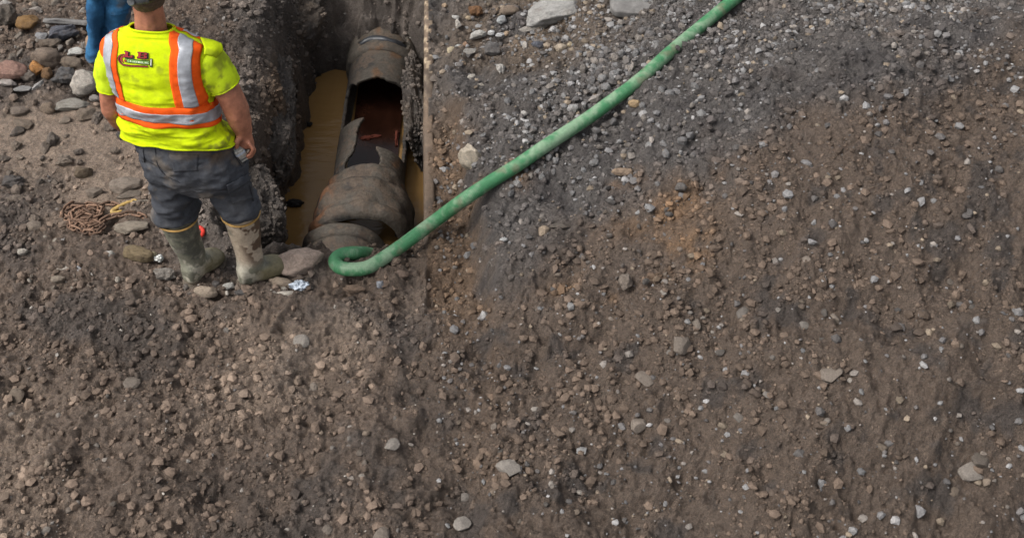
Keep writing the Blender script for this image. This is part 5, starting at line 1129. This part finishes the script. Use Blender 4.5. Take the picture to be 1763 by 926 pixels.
fo = (1 - np.abs(vn3(V * np.array([5, 5, 26.0]) + 1.2 * fbm3(V, 4, 2, 1501)[:, None], 1502))) * 0.032 * lowm + 0.014 * fbm3(V * np.array([1, 1, 1.6]), 9, 3, 1503) + 0.024 * (1 - np.abs(vn3(V * np.array([9, 9, 7.0]) + V[:, [2, 2, 0]] * 5, 1504))) * sstep(0.9, 0.5, V[:, 2])
set_verts(tr, V + N * (fo - 0.023)[:, None])
V = verts_of(tr); C = np.tile(np.array([[0.058, 0.062, 0.072]]), (len(V), 1)); n1 = fbm3(V, 7, 4, 1510); n2 = fbm3(V, 26, 3, 1511)
C = mix3(C, (0.115, 0.115, 0.12), sstep(0.1, 0.8, n1) * 0.5); C = mix3(C, (0.03, 0.033, 0.042), sstep(0.1, 0.8, -n1 + 0.4 * n2) * 0.5)
pm = P(372, 272, -0.14); ms = np.exp(-((V[:, 0] - pm[0]) / 0.10) ** 2 - ((V[:, 2] - pm[2]) / 0.045) ** 2) * (V[:, 1] < Y0); C = mix3(C, (0.075, 0.05, 0.032), ms * 1.2 * sstep(-0.6, 0.3, n2 + n1))
pm = P(335, 262, -0.14); ms = np.exp(-((V[:, 0] - pm[0]) / 0.17) ** 2 - ((V[:, 2] - pm[2]) / 0.06) ** 2) * (V[:, 1] < Y0); C = mix3(C, (0.135, 0.112, 0.088), ms * 0.8 * sstep(-0.4, 0.5, n2 + 0.5 * n1))
C = mix3(C, (0.17, 0.14, 0.11), sstep(0.25, 0.85, fbm3(V, 6, 4, 1515) + 0.4 * n2) * 0.55)
set_col(tr, 'tint', C); trousers = wpart('trousers', tr, M['denim'], 'muddy dark grey cargo trousers tucked over the boots')
# pockets and seams laid on the cloth
from mathutils.bvhtree import BVHTree
def bvh_of(me): return BVHTree.FromPolygons([v.co[:] for v in me.vertices], [p.vertices[:] for p in me.polygons])
from mathutils.kdtree import KDTree
tkd = KDTree(len(V))
for i_, v_ in enumerate(V): tkd.insert(v_, i_)
tkd.balance(); TCOL = C.copy()
tb = bvh_of(tr); vdir = Vector((-0.18, 0.72, -0.66)).normalized()
def onto(me_bvh, px, py, off):
    # the sight line through this place, cut by the cloth
    o_, n_, i_, d_ = me_bvh.ray_cast(Vector(CAM), Vector(ray(px, py)).normalized()); return None if o_ is None else np.array(o_ + n_ * off)
def patch(quad, name, off=0.004, nx=14, ny=10, thick=0.003, tint=(0.062, 0.066, 0.076), parent=None):
    q = [np.array(v, float) for v in quad]; Pg = np.empty((ny, nx, 3))
    for j in range(ny):
        for i in range(nx):
            u, v = i / (nx - 1), j / (ny - 1); p = (q[0] * (1 - u) + q[1] * u) * (1 - v) + (q[3] * (1 - u) + q[2] * u) * v
            h = onto(tb, p[0], p[1], off); Pg[j, i] = h if h is not None else Pg[j, i - 1]
    me = grid_mesh(name, Pg, False, thick); V = verts_of(me); C = np.array([TCOL[tkd.find(v_)[1]] for v_ in V]) * 1.06; set_col(me, 'tint', C); return obj(name, me, M['denim'], trousers)
patch([(389, 317), (428, 297), (431, 309), (394, 331)], 'pocket_flap', 0.005)
patch([(394, 329), (431, 309), (434, 340), (400, 350)], 'cargo_pocket', 0.003)
patch([(229, 254), (247, 256), (250, 279), (234, 272)], 'back_pocket', 0.002, thick=0.002)
patch([(290, 266), (342, 266), (340, 294), (300, 296)], 'back_pocket', 0.0005, thick=0.0012)
def seam(pts, name='seam'):
    p = [onto(tb, x, y, 0.001) for x, y in pts]; p = [q for q in p if q is not None]
    mb = tube(catmull(p, 6), 0.0022, 6); me = mb.mesh(name); set_col(me, 'tint', np.tile(np.array([[0.035, 0.036, 0.042]]), (len(me.vertices), 1))); obj(name, me, M['denim'], trousers)
seam([(266, 243), (268, 262), (272, 284), (284, 300), (306, 312), (328, 322)]); seam([(248, 238), (254, 248), (268, 253), (290, 257), (330, 260)])
seam([(400, 262), (415, 285), (427, 312), (436, 345)])

# ---- boots
def boot(shaft, heel, ball, toe, mudamt, seed, label):
    b = thing_child = obj('boot', None, None, worker); b.location = -Vector(root); b['label'] = label
    mb = MB(); mb.loft([ring_px(P, y, a, c, dy, dp, R(-25), 0, 40, 2.0) for y, a, c, dy, dp in shaft])
    h, bl, to = at(*heel), at(*ball), at(*toe); dirn = (to - h); dirn[2] = 0; dirn /= np.linalg.norm(dirn); sd_ = np.array([-dirn[1], dirn[0], 0])
    last = shaft[-1]; an = (P(last[1], last[0], last[3]) + P(last[2], last[0], last[3])) / 2
    def sec(c, w, hgt, zb, n=28): return [c * np.array([1, 1, 0]) + sd_ * (w * math.copysign(abs(math.cos(t)) ** 0.8, math.cos(t))) + np.array([0, 0, zb + hgt * (0.5 + 0.5 * math.copysign(abs(math.sin(t)) ** 0.85, math.sin(t)))]) for t in np.arange(n) * 2 * math.pi / n]
    hk = h - dirn * 0.035
    mb.loft([sec(hk - dirn * 0.012, 0.027, 0.08, 0.03), sec(hk, 0.041, 0.12, 0.016), sec(h + dirn * 0.02, 0.049, 0.16, 0.014), sec(h * 0.6 + bl * 0.4, 0.050, 0.135, 0.014), sec(bl, 0.057, 0.100, 0.013), sec(bl * 0.4 + to * 0.6, 0.058, 0.092, 0.013), sec(to + dirn * 0.01, 0.051, 0.080, 0.014), sec(to + dirn * 0.035, 0.038, 0.060, 0.016), sec(to + dirn * 0.047, 0.018, 0.034, 0.022)])
    mb.capsule(an, h + np.array([0, 0, 0.03]), 0.055, 0.042)
    me = remesh(mb, 0.0055, 5); V = verts_of(me); N = normals_of(me)
    up = sstep(0.06, 0.12, V[:, 2])
    V = V + N * (0.0022 * fbm3(V, 14, 3, seed) + up * 0.0055 * (1 - np.abs(vn3(V * np.array([7, 7, 20.0]) + fbm3(V, 6, 2, seed + 2)[:, None], seed + 3))) * sstep(0.20, 0.11, V[:, 2]))[:, None]; set_verts(me, V)
    n1 = fbm3(V, 8, 4, seed + 10); n2 = fbm3(V, 30, 4, seed + 11)
    n3 = fbm3(V * np.array([1, 1, 0.35]), 45, 3, seed + 12); C = np.tile(np.array([[0.150, 0.148, 0.112]]), (len(V), 1)); C = mix3(C, (0.40, 0.37, 0.30), sstep(0.05, 0.35, n1 * 0.6 + 0.7 * n2 + 0.3 * n3) * 0.85); C = mix3(C, (0.045, 0.048, 0.042), sstep(0.1, 0.6, -n1 * 0.6 + 0.6 * n2) * 0.7)
    fm = sstep(0.13, 0.10, V[:, 2]) * sstep(0.0, 0.06, (V - h) @ dirn); C = mix3(C, (0.135, 0.112, 0.055), fm * 0.75)
    if mudamt:
        pale = sstep(0.13, 0.2, V[:, 2]); C = mix3(C, (0.40, 0.32, 0.24), pale * sstep(-0.5, 0.2, n1 + 0.3) * 0.85)
        m = sstep(0.0, 0.08, fbm3(V, 15, 3, seed + 20) + 0.02) * pale * sstep(-0.05, 0.02, (V[:, 0] - an[0]) + 0.01 + 0.3 * (V[:, 2] - 0.3)); C = mix3(C, (0.082, 0.046, 0.027), m * 0.95)
    C = mix3(C, (0.13, 0.095, 0.065), sstep(0.05, 0.015, V[:, 2] - 0.02 * n1) * 0.8)
    set_col(me, 'tint', C); obj('upper', me, M['rubber'], b)
    mb = MB(); mb.loft([sec(hk - dirn * 0.016, 0.031, 0.020, -0.004), sec(hk, 0.046, 0.024, -0.006), sec(h + dirn * 0.02, 0.053, 0.024, -0.006), sec(h * 0.5 + bl * 0.5, 0.050, 0.022, -0.004), sec(bl, 0.061, 0.024, -0.006), sec(bl * 0.4 + to * 0.6, 0.062, 0.024, -0.006), sec(to + dirn * 0.012, 0.056, 0.024, -0.005), sec(to + dirn * 0.040, 0.036, 0.022, -0.003), sec(to + dirn * 0.053, 0.016, 0.016, 0.0)])
    obj('sole', mb.mesh('sole'), M['sole_rubber'], b)
    y, a, c, dy, dp = shaft[0]; rg = ring_px(P, y + 9, a - 1.5, c + 2.5, dy, dp + 0.006, R(-25), 0, 60, 2.0); mb = tube(np.vstack([rg, rg[:1]]), 0.0055, 8); obj('rim', mb.mesh('rim'), M['boot_rim'], b)
boot([(364, 269, 337, 0.01, 0.086), (382, 275, 340, 0.01, 0.084), (402, 286, 345, 0.012, 0.078), (420, 297, 349, 0.012, 0.070), (436, 307, 354, 0.012, 0.063), (450, 311, 355, 0.01, 0.058)], (335, 483, 0.0), (361, 462, 0.0), (372, 453, 0.0), 0, 1600, 'scuffed olive rubber boot on the left foot')
boot([(357, 383, 444, 0.01, 0.083), (376, 387, 446, 0.01, 0.082), (398, 394, 448, 0.006, 0.076), (420, 402, 450, 0.0, 0.068), (438, 406, 453, -0.005, 0.062), (452, 407, 455, -0.01, 0.058)], (429, 486, 0.0), (464, 474, 0.0), (482, 467, 0.0), 1, 1650, 'olive rubber boot on the right foot splashed with brown mud')

# ---- small clear case held in the worker's right hand
hc = P(415, 264, -0.02)
case = thing('plastic_case', hc, 'small clear and silver plastic case held in the worker\'s right hand', 'case')
m = Matrix.Rotation(R(-14), 3, 'Y') @ Matrix.Rotation(R(18), 3, 'X') @ Matrix.Rotation(R(24), 3, 'Z')
def bev_box(h, name):
    bm = bmesh.new(); bmesh.ops.create_cube(bm, size=2); bmesh.ops.scale(bm, vec=h, verts=bm.verts); bmesh.ops.bevel(bm, geom=bm.edges, offset=min(h) * 0.3, segments=2, affect='EDGES'); me = bpy.data.meshes.new(name); bm.to_mesh(me); bm.free(); return me
o = obj('shell', bev_box((0.022, 0.016, 0.044), 'shell'), M['clear_case'], case); o.rotation_euler = m.to_euler()
o = obj('lid', bev_box((0.0235, 0.0175, 0.010), 'lid'), M['foil'], case); o.rotation_euler = m.to_euler(); o.location = m @ Vector((0, 0, 0.020))
o = obj('label_strip', bev_box((0.0226, 0.0166, 0.006), 'label_strip'), M['grey_plastic'], case); o.rotation_euler = m.to_euler(); o.location = m @ Vector((0, 0, -0.022))

# ---- the second worker, of whom the photograph shows the jeans
def second():
    ft = hit(168, 108)[0]; Yb = ft[1]; Q = mkP(Yb); r0 = ft
    t = thing('person', r0, 'person in blue jeans and tan boots standing behind the worker in the vest', 'person')
    def part(name, me, mat, parent=None):
        o = obj(name, me, mat, parent or t)
        if parent is None: o.location = -Vector(r0)
        return o
    g = ft[2]
    hip = Q(190, -150, 0.0); up = lambda z, x=0.0, y=0.0: np.array([hip[0] + x, Yb + y, g + z])
    mb = MB(); hd = up(1.64, 0, 0.04)
    mb.ellipsoid(hd, (0.078, 0.098, 0.115)); mb.ellipsoid(hd + np.array([0, 0.035, -0.05]), (0.06, 0.07, 0.07)); mb.capsule(up(1.42), hd + np.array([0, -0.01, -0.05]), 0.06, 0.056)
    mb.capsule(hd + np.array([0, 0.095, 0]), hd + np.array([0, 0.11, -0.025]), 0.01, 0.013)
    for sx in (-1, 1): mb.ellipsoid(hd + np.array([sx * 0.083, 0, -0.01]), (0.01, 0.02, 0.034)); mb.ellipsoid(hd + np.array([sx * 0.03, 0.08, 0.004]), (0.015, 0.012, 0.009))
    mb.chain([up(1.40), up(1.25), up(1.05), up(0.9)], [0.10, 0.12, 0.11, 0.11])
    for sx in (-1, 1):
        mb.chain([up(1.36, sx * 0.1), up(1.34, sx * 0.19), up(1.08, sx * 0.24, 0.02), up(0.86, sx * 0.22, 0.12)], [0.07, 0.055, 0.045, 0.03]); h0 = up(0.84, sx * 0.215, 0.13); mb.capsule(up(0.86, sx * 0.22, 0.12), h0 + np.array([0, 0.02, -0.05]), 0.03, 0.032)
        for i in range(4): b0 = h0 + np.array([-0.026 + 0.017 * i, 0.03, -0.075]); mb.chain([b0, b0 + np.array([0, 0.012, -0.03]), b0 + np.array([0, 0.0, -0.055])], [0.01, 0.009, 0.0075])
        mb.chain([h0 + np.array([-sx * 0.03, 0.02, -0.02]), h0 + np.array([-sx * 0.045, 0.035, -0.06])], [0.012, 0.009])
        mb.chain([up(0.9, sx * 0.08), Q(166 if sx < 0 else 203, 0, 0.02), Q(164 if sx < 0 else 198, 84, 0.02)], [0.085, 0.042, 0.034])
    part('body', remesh(mb, 0.0105, 4), M['skin'])
    mb = MB(); mb.loft([ell_ring(up(z), a, b, 0, 0, 40) for z, a, b in ((0.86, 0.18, 0.13), (1.0, 0.175, 0.13), (1.2, 0.19, 0.135), (1.34, 0.19, 0.12), (1.41, 0.12, 0.085), (1.44, 0.075, 0.07))])
    for sx in (-1, 1): mb.chain([up(1.35, sx * 0.14), up(1.2, sx * 0.215, 0.01)], [0.075, 0.068])
    me = remesh(mb, 0.009, 4); part('shirt', me, M['shirt_grey'])
    V, Fc = ico(4); k = V[:, 2] > 0.15 - 0.5 * (V[:, 1] < 0); me = mesh_np('hair', V * np.array([0.084, 0.104, 0.121]) + hd, Fc[k[Fc].all(1)]); part('hair', me, M['hair'])
    mb = MB(); mb.loft([ell_ring(up(z), a, b, 0, 0, 40) for z, a, b in ((0.76, 0.17, 0.12), (0.85, 0.185, 0.14), (0.96, 0.17, 0.13))])
    def leg(rows, sx):
        top = up(0.86, sx * 0.085); rings = [ell_ring(top, 0.10, 0.115, 0, 0, 40)]
        rings += [ring_px(Q, y, a, b, dy, dp, 0, 0, 40, 2.0) for y, a, b, dy, dp in rows]; mb.loft(rings)
    leg([(-60, 149, 186, 0, 0.085), (-25, 150, 184, 0, 0.078), (0, 151, 181, 0, 0.072), (30, 152, 179, 0, 0.07), (55, 152, 178, 0, 0.07), (75, 150, 178, 0, 0.072), (96, 149, 177, 0.0, 0.072)], -1)
    leg([(-60, 188, 233, 0, 0.09), (-25, 184, 229, 0.02, 0.085), (0, 181, 226, 0.03, 0.08), (30, 180, 223, 0.03, 0.078), (60, 180, 217, 0.03, 0.075), (92, 181, 213, 0.03, 0.073)], 1)
    me = remesh(mb, 0.007, 6); V = verts_of(me); N = normals_of(me)
    V = V + N * (0.022 * (1 - np.abs(vn3(V * np.array([6, 6, 16.0]) + 1.5 * fbm3(V, 4, 2, 1701)[:, None], 1702))) + 0.008 * fbm3(V, 9, 3, 1703) - 0.014)[:, None]; set_verts(me, V)
    n1 = fbm3(V, 7, 4, 1710); C = np.tile(np.array([[0.030, 0.115, 0.235]]), (len(V), 1)); C = mix3(C, (0.08, 0.19, 0.31), sstep(0, 0.8, n1) * 0.6); C = mix3(C, (0.015, 0.055, 0.125), sstep(0.0, 0.7, -n1) * 0.7); C = mix3(C, (0.15, 0.14, 0.125), sstep(0.3, 0.9, fbm3(V, 10, 4, 1712)) * 0.5); set_col(me, 'tint', C)
    j = part('jeans', me, M['denim'])
    for px, py, sx in ((165, 101, -1), (197, 97, 1)):
        a = at(px, py, g + 0.02); a[2] = 0; d = np.array([0.25 * sx, 0.97, 0]); s_ = np.array([-d[1], d[0], 0]); mb = MB()
        def sec(c, w, h, n=24): return [c + s_ * (w * math.cos(t)) * 1.0 + np.array([0, 0, g + h * (0.5 + 0.5 * math.copysign(abs(math.sin(t)) ** 0.7, math.sin(t)))]) for t in np.arange(n) * 2 * math.pi / n]
        mb.loft([sec(a - d * 0.07, 0.025, 0.06), sec(a - d * 0.05, 0.038, 0.09), sec(a, 0.042, 0.11), sec(a + d * 0.06, 0.044, 0.10), sec(a + d * 0.12, 0.05, 0.09), sec(a + d * 0.18, 0.045, 0.075), sec(a + d * 0.21, 0.025, 0.05)])
        b = part('boot', bake(mb.mesh('boot'), [('SUBSURF', dict(levels=1))]), M['tan_leather']); mb = MB(); mb.loft([[np.array([q[0], q[1], z]) for q in [a + d * (0.07 + 0.15 * math.cos(t)) + s_ * 0.055 * math.sin(t) for t in np.arange(30) * 2 * math.pi / 30]] for z in (g - 0.005, g + 0.02)]); obj('sole', mb.mesh('sole'), M['sole_rubber'], b)
second()
